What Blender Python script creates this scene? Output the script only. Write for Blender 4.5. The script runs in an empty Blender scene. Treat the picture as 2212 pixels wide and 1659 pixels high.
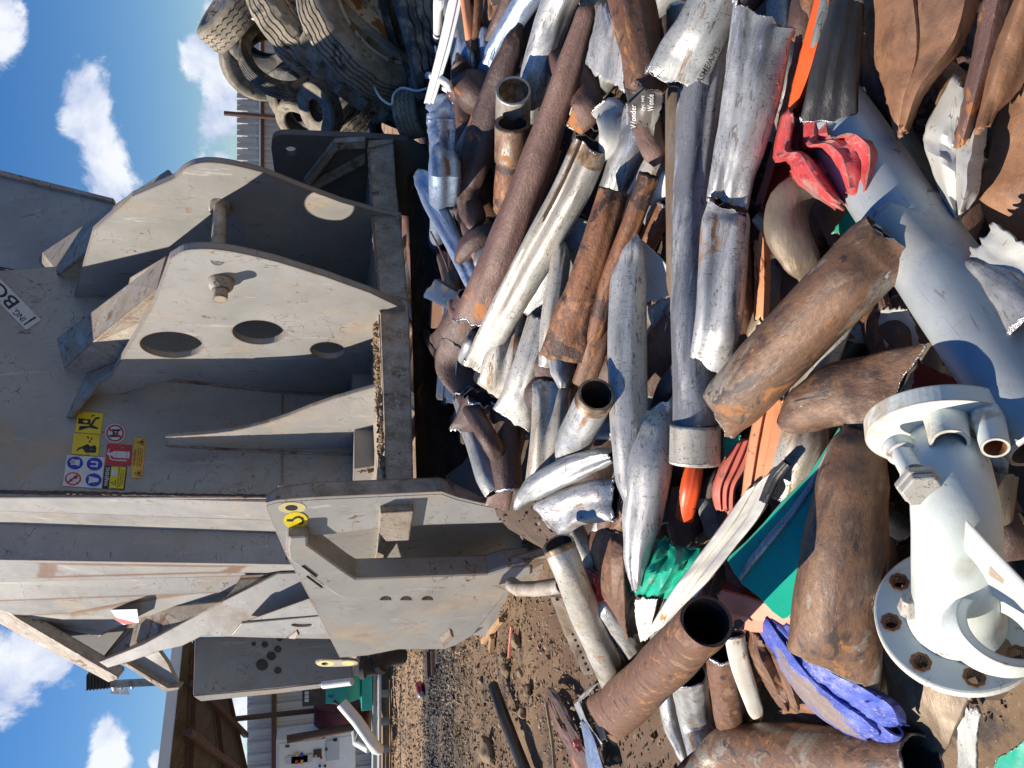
import bpy, bmesh, math, random
from mathutils import Vector, Matrix, noise
R = math.radians
S = bpy.context.scene
COL = S.collection
rnd = random.Random(7)

# ------------------------------------------------------------------ camera
# u, v below are photo coordinates (2212 x 1659, the phone was held upright, so photo "left" is up)
PITCH, CAMZ, FPX = R(14.5), 1.45, 1640.0
CAM = Vector((0, 0, CAMZ))
FWD = Vector((0, math.cos(PITCH), -math.sin(PITCH)))
DWN = Vector((0, -math.sin(PITCH), -math.cos(PITCH)))
RGT = Vector((1, 0, 0))
cam = bpy.data.objects.new('camera', bpy.data.cameras.new('camera'))
COL.objects.link(cam); S.camera = cam
cam.data.sensor_width = 36; cam.data.lens = FPX/2212*36
cam.data.clip_end = 2000; cam.data.clip_start = .05
mw = Matrix((DWN, RGT, -FWD)).transposed().to_4x4(); mw.translation = CAM
cam.matrix_world = mw
# ------------------------------------------------------------------ sun, sky, exposure
SUN_AZ, SUN_EL = R(-84), R(47)          # azimuth clockwise from +Y
sd = Vector((math.sin(SUN_AZ)*math.cos(SUN_EL), math.cos(SUN_AZ)*math.cos(SUN_EL), math.sin(SUN_EL)))
sun = bpy.data.objects.new('sun', bpy.data.lights.new('sun', 'SUN'))
sun.data.energy = 4.7; sun.data.angle = R(.5); sun.data.color = (1, .90, .77)
sun.rotation_euler = (-sd).to_track_quat('-Z', 'Y').to_euler(); COL.objects.link(sun)
S.view_settings.view_transform = 'Standard'; S.view_settings.look = 'None'
S.view_settings.exposure = 0.78; S.view_settings.gamma = 1
S.render.engine = 'CYCLES'

def ray(u, v):
    return FWD + DWN*((u-1106)/FPX) + RGT*((829.5-v)/FPX)
def at(u, v, d):
    return CAM + ray(u, v)*d

W = bpy.data.worlds.new('World'); S.world = W; W.use_nodes = True
nt = W.node_tree; nt.nodes.clear()
def N(tree, typ, **kw):
    n = tree.nodes.new(typ)
    for k, x in kw.items():
        if k.startswith('i_'):
            key = k[2:]
            n.inputs[int(key) if key.isdigit() else key].default_value = x
        else: setattr(n, k, x)
    return n
L = nt.links.new
sky = N(nt, 'ShaderNodeTexSky', sky_type='NISHITA', sun_disc=False, sun_elevation=SUN_EL, sun_rotation=SUN_AZ, air_density=1.25, dust_density=.25, ozone_density=3.0)
bg = N(nt, 'ShaderNodeBackground', i_1=.082)
out = N(nt, 'ShaderNodeOutputWorld')
tc = N(nt, 'ShaderNodeTexCoord')
sep = N(nt, 'ShaderNodeSeparateXYZ'); L(tc.outputs['Generated'], sep.inputs[0])
mx = N(nt, 'ShaderNodeMath', operation='MAXIMUM', i_1=.12); L(sep.outputs[1], mx.inputs[0])
dx = N(nt, 'ShaderNodeMath', operation='DIVIDE'); L(sep.outputs[0], dx.inputs[0]); L(mx.outputs[0], dx.inputs[1])
dz = N(nt, 'ShaderNodeMath', operation='DIVIDE'); L(sep.outputs[2], dz.inputs[0]); L(mx.outputs[0], dz.inputs[1])
cv = N(nt, 'ShaderNodeCombineXYZ'); L(dx.outputs[0], cv.inputs[0]); L(dz.outputs[0], cv.inputs[1])
def fbm(scale, detail=8, dist=.0, rough=.6):
    n = N(nt, 'ShaderNodeTexNoise', i_Scale=scale, i_Detail=detail, i_Roughness=rough, i_Distortion=dist); L(cv.outputs[0], n.inputs['Vector']); return n
# clouds: (u, v, half height, half width) in the sky, hung at infinity by direction
CL = [(-12,30,70,150),(185,250,50,110),(215,340,66,115),(225,420,60,80),(425,110,38,70),(470,60,40,100),(455,270,38,60),(480,200,45,200),(480,380,40,80),
      (60,1400,95,90),(20,1490,80,90),(110,1440,55,60),(235,1600,46,90),(515,1535,30,90),(340,1640,20,30),(-60,1250,60,120)]
prev = None
for (u, v, hu, hv) in CL:
    d = ray(u, v)
    mp = N(nt, 'ShaderNodeMapping'); 
    sx, sz = FPX/hv*1.08, FPX/hu*1.08
    mp.inputs['Scale'].default_value = (sx, sz, 1)
    mp.inputs['Location'].default_value = (-d.x/d.y*sx, -d.z/d.y*sz, 0)
    L(cv.outputs[0], mp.inputs['Vector'])
    ln = N(nt, 'ShaderNodeVectorMath', operation='LENGTH'); L(mp.outputs[0], ln.inputs[0])
    inv = N(nt, 'ShaderNodeMath', operation='SUBTRACT', i_0=1.0); L(ln.outputs['Value'], inv.inputs[1])
    if prev is None: prev = inv
    else:
        m = N(nt, 'ShaderNodeMath', operation='SMOOTH_MAX', i_2=.25); L(prev.outputs[0], m.inputs[0]); L(inv.outputs[0], m.inputs[1]); prev = m
n1 = fbm(9, 10, .3, .62); 
a = N(nt, 'ShaderNodeMath', operation='MULTIPLY_ADD', i_1=3.6, i_2=-1.75); L(n1.outputs[0], a.inputs[0])
b = N(nt, 'ShaderNodeMath', operation='ADD'); L(a.outputs[0], b.inputs[0]); L(prev.outputs[0], b.inputs[1])
mr = N(nt, 'ShaderNodeMapRange', interpolation_type='SMOOTHSTEP', i_1=.05, i_2=.55); L(b.outputs[0], mr.inputs[0])
# cloud shade: bright crests, lavender-grey bellies
n2 = fbm(14, 8, .2, .6)
mp2 = N(nt, 'ShaderNodeMapping'); mp2.inputs['Location'].default_value = (.035, -.03, 0); L(cv.outputs[0], mp2.inputs[0])
n3 = N(nt, 'ShaderNodeTexNoise', i_Scale=9, i_Detail=6, i_Roughness=.55, i_Distortion=.3); L(mp2.outputs[0], n3.inputs['Vector'])
dif = N(nt, 'ShaderNodeMath', operation='SUBTRACT'); L(n1.outputs[0], dif.inputs[0]); L(n3.outputs[0], dif.inputs[1])
crp = N(nt, 'ShaderNodeMapRange', i_1=-.14, i_2=.12); L(dif.outputs[0], crp.inputs[0])
cc = N(nt, 'ShaderNodeMix', data_type='RGBA'); cc.inputs[6].default_value = (3.7, 4.3, 6.0, 1); cc.inputs[7].default_value = (7.0, 7.2, 7.6, 1)
L(crp.outputs[0], cc.inputs[0])
mm = N(nt, 'ShaderNodeMath', operation='MULTIPLY', i_1=.93); L(mr.outputs[0], mm.inputs[0])
hs = N(nt, 'ShaderNodeHueSaturation', i_Hue=.513, i_Saturation=1.42, i_Value=.82); L(sky.outputs[0], hs.inputs['Color'])
cm = N(nt, 'ShaderNodeMix', data_type='RGBA'); L(mm.outputs[0], cm.inputs[0]); L(hs.outputs[0], cm.inputs[6]); L(cc.outputs[2], cm.inputs[7])
L(cm.outputs[2], bg.inputs[0]); L(bg.outputs[0], out.inputs[0])

# ------------------------------------------------------------------ materials
MAT = {}
def mat(name, cols, rough=.5, metal=0., scale=6, streak=(1,1,1), bump=.2, bscale=40, patches=(), scratch=None, spec=.5, detail=8, rand=True, edge=None):
    """cols: 2-4 colours of a noise ramp; patches: (colour, scale, threshold, softness, rough, metal, streak)"""
    m = bpy.data.materials.new(name); m.use_nodes = True; t = m.node_tree; P = t.nodes['Principled BSDF']; lk = t.links.new
    tc = N(t, 'ShaderNodeTexCoord'); src = tc.outputs['Object']
    if rand:
        oi = N(t, 'ShaderNodeObjectInfo'); mu = N(t, 'ShaderNodeMath', operation='MULTIPLY', i_1=37.); lk(oi.outputs['Random'], mu.inputs[0])
        ad = N(t, 'ShaderNodeVectorMath', operation='ADD'); lk(src, ad.inputs[0]); lk(mu.outputs[0], ad.inputs[1]); src = ad.outputs[0]
    def noi(sc, st=(1,1,1), det=detail, dist=.3, rg=.62):
        mp = N(t, 'ShaderNodeMapping'); mp.inputs['Scale'].default_value = st; lk(src, mp.inputs[0])
        n = N(t, 'ShaderNodeTexNoise', i_Scale=sc, i_Detail=det, i_Roughness=rg, i_Distortion=dist); lk(mp.outputs[0], n.inputs['Vector']); return n
    n = noi(scale, streak); rp = N(t, 'ShaderNodeValToRGB'); lk(n.outputs[0], rp.inputs[0])
    el = rp.color_ramp.elements; k = len(cols)
    pos = [.33 + .34*i/(k-1) for i in range(k)] if k > 1 else [.5]
    el[0].position = pos[0]; el[0].color = (*cols[0], 1); el[1].position = pos[-1]; el[1].color = (*cols[-1], 1)
    for i in range(1, k-1): e = el.new(pos[i]); e.color = (*cols[i], 1)
    col = rp.outputs[0]
    rv = N(t, 'ShaderNodeMapRange', i_1=.3, i_2=.7, i_3=max(.05, rough-.12), i_4=min(1, rough+.12)); lk(noi(scale*3).outputs[0], rv.inputs[0]); ro = rv.outputs[0]
    me = N(t, 'ShaderNodeValue'); me.outputs[0].default_value = metal; me = me.outputs[0]
    hsum = None
    for (pc, ps, th, soft, pr, pm, pst) in patches:
        q = noi(ps, pst, 9, .6, .68); g = N(t, 'ShaderNodeMapRange', i_1=th, i_2=th+soft*.55); lk(q.outputs[0], g.inputs[0])
        mx = N(t, 'ShaderNodeMix', data_type='RGBA'); lk(g.outputs[0], mx.inputs[0]); lk(col, mx.inputs[6]); mx.inputs[7].default_value = (*pc, 1)
        # vary the patch colour
        vr = N(t, 'ShaderNodeMix', data_type='RGBA', blend_type='MULTIPLY'); vr.inputs[0].default_value = .55; vr.inputs[6].default_value = (*pc, 1); lk(noi(ps*5, pst).outputs[0], vr.inputs[7])
        br = N(t, 'ShaderNodeHueSaturation', i_Value=1.35); lk(vr.outputs[2], br.inputs['Color']); lk(br.outputs[0], mx.inputs[7])
        col = mx.outputs[2]
        r2 = N(t, 'ShaderNodeMix', data_type='FLOAT'); lk(g.outputs[0], r2.inputs[0]); lk(ro, r2.inputs[2]); r2.inputs[3].default_value = pr; ro = r2.outputs[0]
        m2 = N(t, 'ShaderNodeMix', data_type='FLOAT'); lk(g.outputs[0], m2.inputs[0]); lk(me, m2.inputs[2]); m2.inputs[3].default_value = pm; me = m2.outputs[0]
    if scratch:
        sc_col, amt, ssc = scratch
        for st, off in (((.6, 5, 5), 0), ((5, .7, 3), 1), ((3, 5, .6), 2)):
            q = noi(ssc*(1+.3*off), st, 2, .35, .5); ab = N(t, 'ShaderNodeMath', operation='SUBTRACT', i_1=.5); lk(q.outputs[0], ab.inputs[0])
            ab2 = N(t, 'ShaderNodeMath', operation='ABSOLUTE'); lk(ab.outputs[0], ab2.inputs[0])
            g = N(t, 'ShaderNodeMapRange', i_1=.003, i_2=.009, i_3=1., i_4=0.); lk(ab2.outputs[0], g.inputs[0])
            k2 = noi(ssc*.9+off, (1,1,1), 5, .2); g2 = N(t, 'ShaderNodeMapRange', i_1=1-amt-.04, i_2=1-amt+.04); lk(k2.outputs[0], g2.inputs[0])
            ml = N(t, 'ShaderNodeMath', operation='MULTIPLY'); lk(g.outputs[0], ml.inputs[0]); lk(g2.outputs[0], ml.inputs[1])
            mx = N(t, 'ShaderNodeMix', data_type='RGBA'); lk(ml.outputs[0], mx.inputs[0]); lk(col, mx.inputs[6]); mx.inputs[7].default_value = (*sc_col, 1); col = mx.outputs[2]
    if edge:
        ec, er = edge; bv = N(t, 'ShaderNodeBevel', samples=4); bv.inputs['Radius'].default_value = er; ge = N(t, 'ShaderNodeNewGeometry')
        dt = N(t, 'ShaderNodeVectorMath', operation='DOT_PRODUCT'); lk(bv.outputs[0], dt.inputs[0]); lk(ge.outputs['Normal'], dt.inputs[1])
        wn = N(t, 'ShaderNodeMath', operation='MULTIPLY_ADD', i_1=.22, i_2=-.10); lk(noi(9, X, 8).outputs[0], wn.inputs[0])
        w2 = N(t, 'ShaderNodeMath', operation='SUBTRACT'); lk(dt.outputs['Value'], w2.inputs[0]); lk(wn.outputs[0], w2.inputs[1])
        eg = N(t, 'ShaderNodeMapRange', i_1=.90, i_2=.97, i_3=1., i_4=0.); lk(w2.outputs[0], eg.inputs[0])
        mx = N(t, 'ShaderNodeMix', data_type='RGBA'); lk(eg.outputs[0], mx.inputs[0]); lk(col, mx.inputs[6]); mx.inputs[7].default_value = (*ec, 1); col = mx.outputs[2]
    lk(col, P.inputs['Base Color']); lk(ro, P.inputs['Roughness']); lk(me, P.inputs['Metallic'])
    P.inputs['Specular IOR Level'].default_value = spec
    if bump:
        b1 = noi(bscale*1.6, streak, 9, .4, .72); b2 = noi(bscale*.18, (1,1,1), 3)
        sm = N(t, 'ShaderNodeMath', operation='MULTIPLY_ADD', i_1=.9); lk(b2.outputs[0], sm.inputs[0]); lk(b1.outputs[0], sm.inputs[2])
        bp = N(t, 'ShaderNodeBump', i_Strength=bump, i_Distance=.004); lk(sm.outputs[0], bp.inputs['Height']); lk(bp.outputs[0], P.inputs['Normal'])
    MAT[name] = m; return m
X, LS = (1,1,1), (.25, 1, 1)
def flat(name, c, rough=.5, metal=0.):
    return mat(name, [tuple(x*.88 for x in c), c], rough, metal, scale=20, bump=.05)

X, LS = (1,1,1), (.25, 1, 1)
rustc, dirt, black = (.20,.075,.028), (.23,.15,.09), (.02,.018,.017)
mat('galv', [(.17,.18,.185),(.35,.36,.36),(.46,.46,.45),(.62,.61,.59)], .44, .4, 9, LS, .22, 60, [((.20,.21,.23),5,.54,.12,.5,.4,(.3,1,1)),((.16,.15,.14),70,.595,.03,.6,.2,LS),((.26,.15,.08),13,.615,.06,.8,0,(.2,1,1)),((.72,.74,.75),30,.62,.05,.28,.7,LS),((.10,.09,.08),130,.66,.03,.6,0,LS)], ((.13,.12,.11),.52,13))
mat('galv_blue', [(.26,.33,.44),(.33,.42,.56),(.42,.52,.66)], .4, .6, 14, LS, .25, 60, [((.12,.12,.14),80,.60,.04,.6,.2,LS),((.22,.12,.07),14,.62,.06,.8,0,LS)], ((.08,.08,.09),.52,13))
mat('galv_aged', [(.20,.17,.135),(.40,.375,.325),(.48,.465,.42),(.58,.57,.53)], .5, .3, 10, (.12,1,1), .25, 60, [((.30,.19,.10),18,.60,.07,.8,0,(.2,1,1)),((.17,.14,.10),60,.63,.04,.8,0,LS),((.50,.42,.29),9,.60,.1,.7,0,(.2,1,1))], ((.12,.09,.07),.52,13))
mat('galv_smooth', [(.27,.30,.315),(.33,.365,.38),(.40,.435,.45)], .46, .3, 4, X, .15, 40, [((.40,.40,.36),3,.57,.12,.55,.1,X),((.24,.15,.09),22,.69,.04,.8,0,X)], ((.20,.20,.20),.40,6))
mat('galv_dull', [(.17,.175,.17),(.29,.30,.295),(.40,.41,.40)], .5, .3, 10, LS, .25, 60, [((.17,.10,.06),10,.59,.10,.8,0,(.3,1,1)),((.46,.46,.44),18,.60,.06,.35,.5,LS)], ((.08,.07,.06),.52,11))
mat('rust', [(.07,.035,.022),(.17,.082,.046),(.12,.06,.036),(.26,.145,.085)], .55, .1, 20, (.6,1,1), .6, 70, [((.30,.135,.045),16,.59,.08,.75,0,(.4,1,1)),((.42,.38,.33),40,.66,.04,.28,.7,LS),((.045,.028,.023),20,.60,.06,.5,.1,X)])
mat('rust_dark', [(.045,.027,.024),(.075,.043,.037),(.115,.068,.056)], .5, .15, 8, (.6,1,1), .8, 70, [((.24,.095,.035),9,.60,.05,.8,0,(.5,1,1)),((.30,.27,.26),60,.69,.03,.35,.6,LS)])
mat('rust_plum', [(.11,.06,.048),(.155,.088,.07),(.20,.118,.092)], .48, .15, 8, (.5,1,1), .8, 80, [((.35,.14,.045),4.5,.60,.02,.8,0,(.5,1,1)),((.45,.40,.36),70,.72,.03,.35,.6,LS)])
mat('rust_orange', [(.10,.042,.025),(.24,.10,.04),(.14,.06,.035),(.34,.17,.07)], .55, .1, 16, (.6,1,1), .9, 70, [((.055,.028,.022),9,.53,.06,.5,.1,X),((.5,.45,.38),60,.68,.03,.35,.6,LS)])
mat('rust_olive', [(.12,.085,.055),(.19,.145,.10),(.26,.21,.155),(.2,.115,.06)], .45, .35, 8, (.25,1,1), .4, 55, [((.22,.10,.04),9,.62,.05,.7,0,(.3,1,1)),((.4,.38,.34),50,.66,.04,.35,.7,LS)], ((.07,.055,.04),.42,14))
mat('rust_mottle', [(.075,.042,.028),(.19,.10,.052),(.11,.062,.042),(.25,.165,.105)], .5, .12, 18, (.5,1,1), .55, 70, [((.25,.225,.185),8,.55,.10,.4,.2,(.35,1,1)),((.30,.13,.04),17,.60,.07,.75,0,(.5,1,1)),((.055,.035,.028),18,.58,.06,.5,0,(.35,1,1)),((.62,.60,.57),22,.645,.05,.22,.85,(.4,1,1))], ((.05,.038,.03),.45,14))
mat('tan_rust', [(.13,.065,.04),(.27,.14,.075),(.20,.105,.06),(.36,.21,.12)], .48, .1, 6, X, .6, 40, [((.16,.09,.055),9,.62,.08,.6,0,X),((.40,.38,.35),7,.66,.06,.35,.3,X)], ((.10,.06,.04),.42,10))
mat('cut', [(.30,.30,.31),(.55,.55,.56),(.75,.75,.77)], .3, .9, 60, X, .8, 120)
mat('cut_dark', [(.10,.09,.09),(.26,.25,.25),(.5,.5,.5)], .4, .7, 50, X, .8, 120, [((.16,.08,.05),30,.55,.05,.7,0,X)])
mat('thread', [(.14,.075,.04),(.30,.20,.12),(.5,.42,.32)], .4, .4, 30, X, .3, 80)
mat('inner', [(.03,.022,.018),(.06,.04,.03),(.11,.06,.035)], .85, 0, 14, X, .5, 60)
mat('black', [(.018,.017,.018),(.035,.034,.035),(.06,.058,.058)], .38, .2, 9, LS, .6, 40, [((.12,.05,.03),20,.66,.03,.6,0,LS),((.22,.22,.22),40,.66,.04,.35,.4,LS)])
mat('navy', [(.012,.022,.045),(.02,.045,.09),(.03,.07,.16)], .45, .1, 9, LS, .3, 40, [((.05,.05,.05),8,.52,.06,.6,0,X)], ((.14,.14,.15),.4,12))
mat('orange', [(.72,.10,.02),(.80,.13,.03)], .42, 0, 6, X, .15, 30, [((.16,.03,.015),26,.70,.03,.7,0,X)], ((.10,.03,.02),.36,10))
mat('orange_black', [(.62,.07,.02),(.72,.10,.02)], .4, 0, 6, X, .2, 30, [((.02,.015,.012),22,.58,.02,.7,0,X)])
mat('maroon', [(.16,.022,.015),(.24,.035,.02)], .45, 0, 6, X, .2, 30)
mat('peach', [(.52,.19,.08),(.64,.27,.13),(.68,.34,.19)], .5, 0, 5, (.3,1,1), .2, 30, [((.20,.06,.02),16,.555,.07,.8,0,(.5,1,1)),((.12,.05,.03),70,.66,.03,.8,0,X)])
mat('salmon', [(.62,.20,.12),(.74,.27,.17)], .5, 0, 5, X, .2, 30, [((.15,.05,.03),30,.66,.04,.8,0,X)])
mat('red', [(.36,.028,.03),(.50,.05,.05),(.56,.10,.09)], .42, 0, 9, X, .5, 25, [((.28,.17,.14),6,.56,.10,.5,0,X),((.09,.04,.035),26,.63,.05,.7,0,X),((.45,.42,.42),34,.67,.03,.3,.6,X)], ((.3,.25,.23),.5,9), edge=((.20,.14,.12),.006))
mat('red_faded', [(.42,.09,.07),(.52,.13,.10),(.38,.16,.12)], .55, 0, 8, (.3,1,1), .3, 30, [((.18,.07,.05),20,.60,.07,.8,0,LS)])
mat('green', [(.006,.27,.17),(.01,.36,.235),(.015,.40,.27)], .32, 0, 4, X, .12, 16, [((.16,.22,.10),16,.70,.05,.6,0,LS),((.07,.05,.04),40,.73,.02,.7,0,X)], ((.14,.12,.09),.47,9), edge=((.16,.13,.09),.005))
mat('green_worn', [(.01,.30,.19),(.02,.40,.27)], .28, 0, 6, X, .3, 24, [((.17,.12,.08),12,.60,.05,.6,0,LS),((.14,.14,.13),60,.60,.03,.5,.3,X)])
mat('cream', [(.60,.57,.49),(.72,.70,.62)], .42, 0, 4, X, .15, 20, [((.40,.19,.07),16,.62,.05,.8,0,(.15,1,1)),((.10,.08,.06),60,.735,.02,.8,0,X)], ((.25,.13,.06),.37,9))
mat('white_mint', [(.52,.56,.51),(.60,.645,.60),(.66,.70,.65)], .42, 0, 5, X, .22, 26, [((.46,.41,.33),5,.57,.10,.7,0,X),((.24,.15,.09),13,.635,.05,.7,0,X),((.13,.12,.11),60,.69,.02,.7,0,X)], ((.24,.20,.17),.34,8), edge=((.30,.24,.18),.006))
mat('rust_ring', [(.12,.05,.02),(.28,.13,.05)], .8, 0, 40, X, .5, 60)
mat('mud', [(.17,.115,.06),(.27,.19,.11)], .95, 0, 50, X, .8, 80)
mat('blue', [(.025,.045,.27),(.045,.08,.40),(.12,.16,.46)], .45, 0, 10, X, .5, 24, [((.20,.15,.13),7,.55,.08,.6,0,LS),((.35,.35,.45),70,.64,.03,.5,0,LS)], ((.3,.3,.4),.5,16))
mat('cloth_grey', [(.36,.36,.33),(.46,.46,.43)], .5, .1, 5, X, .35, 20, [((.20,.15,.10),14,.62,.05,.7,0,X)], ((.12,.1,.08),.4,10))
mat('tape', [(.045,.04,.036),(.10,.085,.07)], .5, 0, 12, X, .3, 20)
mat('print', [(.62,.60,.56),(.70,.68,.64)], .6, 0, 30, X, 0)
mat('ink', [(.01,.01,.01),(.015,.015,.015)], .5, 0, 30, X, 0)
# machine paint
mat('paint', [(.24,.235,.22),(.285,.28,.265),(.325,.32,.305)], .5, 0, 1.8, X, .10, 12, [((.34,.275,.205),1.6,.54,.26,.8,0,(1,1,.8)),((.40,.385,.355),14,.62,.06,.6,0,(1,1,.10)),((.24,.15,.09),6,.645,.12,.8,0,(1,1,.5)),((.17,.095,.05),22,.655,.05,.8,0,(1,1,.35)),((.13,.085,.06),70,.69,.02,.8,0,X)], ((.13,.08,.05),.41,2.0), edge=((.19,.115,.07),.022))
mat('paint_dusty', [(.27,.22,.165),(.34,.285,.22),(.31,.295,.275)], .7, 0, 4, X, .35, 40, [((.17,.105,.062),4,.56,.10,.9,0,X),((.36,.355,.345),6,.57,.06,.5,0,X),((.09,.055,.038),18,.62,.06,.8,0,X)], ((.09,.055,.035),.5,5), edge=((.14,.08,.05),.022))
mat('paint_worn', [(.21,.165,.125),(.33,.275,.22),(.40,.375,.34)], .65, .05, 9, (1,1,.8), .4, 50, [((.12,.08,.055),5,.57,.12,.9,0,X),((.38,.375,.37),12,.60,.08,.5,0,(.6,.6,1)),((.19,.09,.05),8,.65,.06,.9,0,X)], ((.09,.055,.035),.5,7), edge=((.13,.075,.045),.02))
mat('paint_shaded_dirty', [(.10,.095,.09),(.14,.135,.125)], .7, 0, 4, X, .2, 20, [((.17,.11,.07),5,.56,.1,.9,0,X)])  # darker copy of the grey paint: shade put into the colour, plus brown dirt
mat('stain', [(.05,.04,.032),(.09,.07,.055)], .8, 0, 9, X, .3, 30)
for nme, c in (('yellow',(.78,.60,.01)),('amber',(.75,.42,.04)),('decal_white',(.62,.64,.66)),('decal_red',(.50,.03,.035)),('decal_blue',(.02,.035,.42)),('decal_black',(.015,.013,.012))):
    mat(nme, [tuple(x*.72 for x in c), tuple(x*.9 for x in c)], .55, 0, 9, X, .05, 20, [((.27,.24,.20),14,.61,.08,.8,0,X)])
mat('yellow_spray', [(.42,.40,.30),(.68,.55,.10)], .6, 0, 6, X, .05, 10)
mat('corr', [(.40,.43,.44),(.47,.50,.51)], .5, .15, 2, X, .1, 10, [((.30,.29,.27),3,.60,.1,.7,0,(1,1,.2))])
mat('brown_steel', [(.06,.03,.022),(.10,.05,.035)], .6, 0, 9, X, .2, 30)
mat('roof_under', [(.10,.095,.08),(.17,.16,.135)], .8, 0, 3, (3,.3,1), .2, 20)
mat('white_metal', [(.66,.66,.64),(.76,.76,.74)], .5, 0, 4, X, .1, 20, [((.30,.22,.15),16,.68,.03,.8,0,X)])
mat('dark_red', [(.10,.012,.015),(.16,.02,.022)], .5, 0, 6, X, .1, 20)
mat('teal', [(.01,.28,.24),(.015,.36,.30)], .5, 0, 4, X, .1, 20)
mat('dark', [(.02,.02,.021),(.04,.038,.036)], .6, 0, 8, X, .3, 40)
mat('tyre', [(.028,.028,.029),(.05,.049,.047),(.075,.07,.063)], .72, 0, 6, X, .4, 50, [((.26,.22,.17),4,.48,.2,.95,0,X)])
mat('tyre_dusty', [(.13,.115,.09),(.24,.21,.165),(.36,.31,.245)], .9, 0, 7, X, .5, 50, [((.05,.048,.045),7,.57,.12,.8,0,X)])
mat('rim', [(.55,.50,.42),(.66,.62,.55)], .5, .2, 5, X, .3, 30, [((.28,.12,.035),5,.50,.1,.8,0,X),((.10,.05,.03),14,.62,.05,.8,0,X)])
mat('can_red', [(.40,.01,.02),(.5,.015,.03)], .25, .5, 5, X, 0)
mat('stone', [(.11,.075,.045),(.21,.15,.09),(.33,.255,.17)], .95, 0, 1.2, X, .4, 30)
mat('stone_dark', [(.03,.028,.03),(.06,.056,.055),(.12,.11,.10)], .8, 0, 1.2, X, .4, 30)
mat('wood_dark', [(.045,.03,.02),(.08,.055,.035)], .8, 0, 10, (.1,1,1), .3, 30)
mat('wood', [(.30,.17,.08),(.45,.28,.14)], .8, 0, 10, (.1,1,1), .3, 30)
mat('scratch_paint', [(.5,.5,.5),(.6,.6,.6)], .4, .3, 10, X, .1, 20)

# ------------------------------------------------------------------ mesh helpers
class MB:
    def __init__(s): s.v = []; s.f = []; s.m = []
    def add(s, vs, fs, mi=0):
        o = len(s.v); s.v += [Vector(p) for p in vs]; s.f += [tuple(o+i for i in f) for f in fs]; s.m += [mi]*len(fs); return s
    def box(s, c, h, ax=None, mi=0):
        ax = ax or (Vector((1,0,0)), Vector((0,1,0)), Vector((0,0,1)))
        c = Vector(c); vs = [c + ax[0]*h[0]*i + ax[1]*h[1]*j + ax[2]*h[2]*k for i in (-1,1) for j in (-1,1) for k in (-1,1)]
        return s.add(vs, [(0,1,3,2),(4,6,7,5),(0,4,5,1),(2,3,7,6),(0,2,6,4),(1,5,7,3)], mi)
    def tube(s, pts, r, n=12, mi=0, caps=True):
        pts = [Vector(p) for p in pts]; rr = r if isinstance(r, (list, tuple)) else [r]*len(pts)
        vs = []; up = None
        for i, p in enumerate(pts):
            t = (pts[min(i+1, len(pts)-1)] - pts[max(i-1, 0)]).normalized()
            if up is None: up = t.orthogonal().normalized()
            up = (up - t*up.dot(t)).normalized(); sd_ = t.cross(up)
            vs += [p + (up*math.cos(2*math.pi*k/n) + sd_*math.sin(2*math.pi*k/n))*rr[i] for k in range(n)]
        fs = [(i*n+k, i*n+(k+1) % n, (i+1)*n+(k+1) % n, (i+1)*n+k) for i in range(len(pts)-1) for k in range(n)]
        if caps: fs += [tuple(range(n-1, -1, -1)), tuple((len(pts)-1)*n+k for k in range(n))]
        return s.add(vs, fs, mi)
    def build(s, name, mats, parent=None, smooth=0, bevel=0, solid=0, M=None):
        me = bpy.data.meshes.new(name)
        inv = None
        if parent is not None: inv = Matrix([list(r) for r in parent['_M']]).inverted()
        elif M is not None: inv = M.inverted()
        vs = [inv @ p for p in s.v] if inv is not None else s.v
        me.from_pydata([tuple(p) for p in vs], [], s.f); me.update()
        for m_ in ([mats] if isinstance(mats, str) else mats): me.materials.append(MAT[m_])
        me.polygons.foreach_set('material_index', s.m)
        if smooth: me.polygons.foreach_set('use_smooth', [True]*len(me.polygons))
        bm = bmesh.new(); bm.from_mesh(me); bmesh.ops.recalc_face_normals(bm, faces=bm.faces)
        if smooth and smooth < 180:
            for e in bm.edges:
                if len(e.link_faces) == 2 and e.calc_face_angle(0) > R(smooth): e.smooth = False
        bm.to_mesh(me); bm.free()
        o = bpy.data.objects.new(name, me); COL.objects.link(o)
        if parent is not None: o.parent = parent; o['_M'] = [list(r) for r in parent['_M']]
        elif M is not None: o.matrix_world = M; o['_M'] = [list(r) for r in M]
        else: o['_M'] = [list(r) for r in Matrix.Identity(4)]
        if solid:
            q = o.modifiers.new('s', 'SOLIDIFY'); q.thickness = solid; q.offset = 0
        if bevel:
            q = o.modifiers.new('b', 'BEVEL'); q.width = bevel; q.segments = 2; q.limit_method = 'ANGLE'; q.angle_limit = R(40)
        return o
def tag(o, label, cat, group=None, kind=None):
    if kind: o['kind'] = kind
    else: o['label'] = label; o['category'] = cat
    if group: o['group'] = group
    return o
def thing(name, loc, label, cat, group=None):
    o = bpy.data.objects.new(name, None); COL.objects.link(o); o.location = loc; o.empty_display_size = .1
    o['_M'] = [list(r) for r in Matrix.Translation(Vector(loc))]
    return tag(o, label, cat, group)
def plane_of(p, az):      # vertical plane through p running along azimuth az
    return (Vector(p), Vector((math.cos(R(az)), -math.sin(R(az)), 0)))
def hit(u, v, pl):
    r = ray(u, v); return CAM + r*((pl[0]-CAM).dot(pl[1])/r.dot(pl[1]))
def plane3(a, b, c):
    a, b, c = at(*a), at(*b), at(*c); return (a, (b-a).cross(c-a).normalized())
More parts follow.
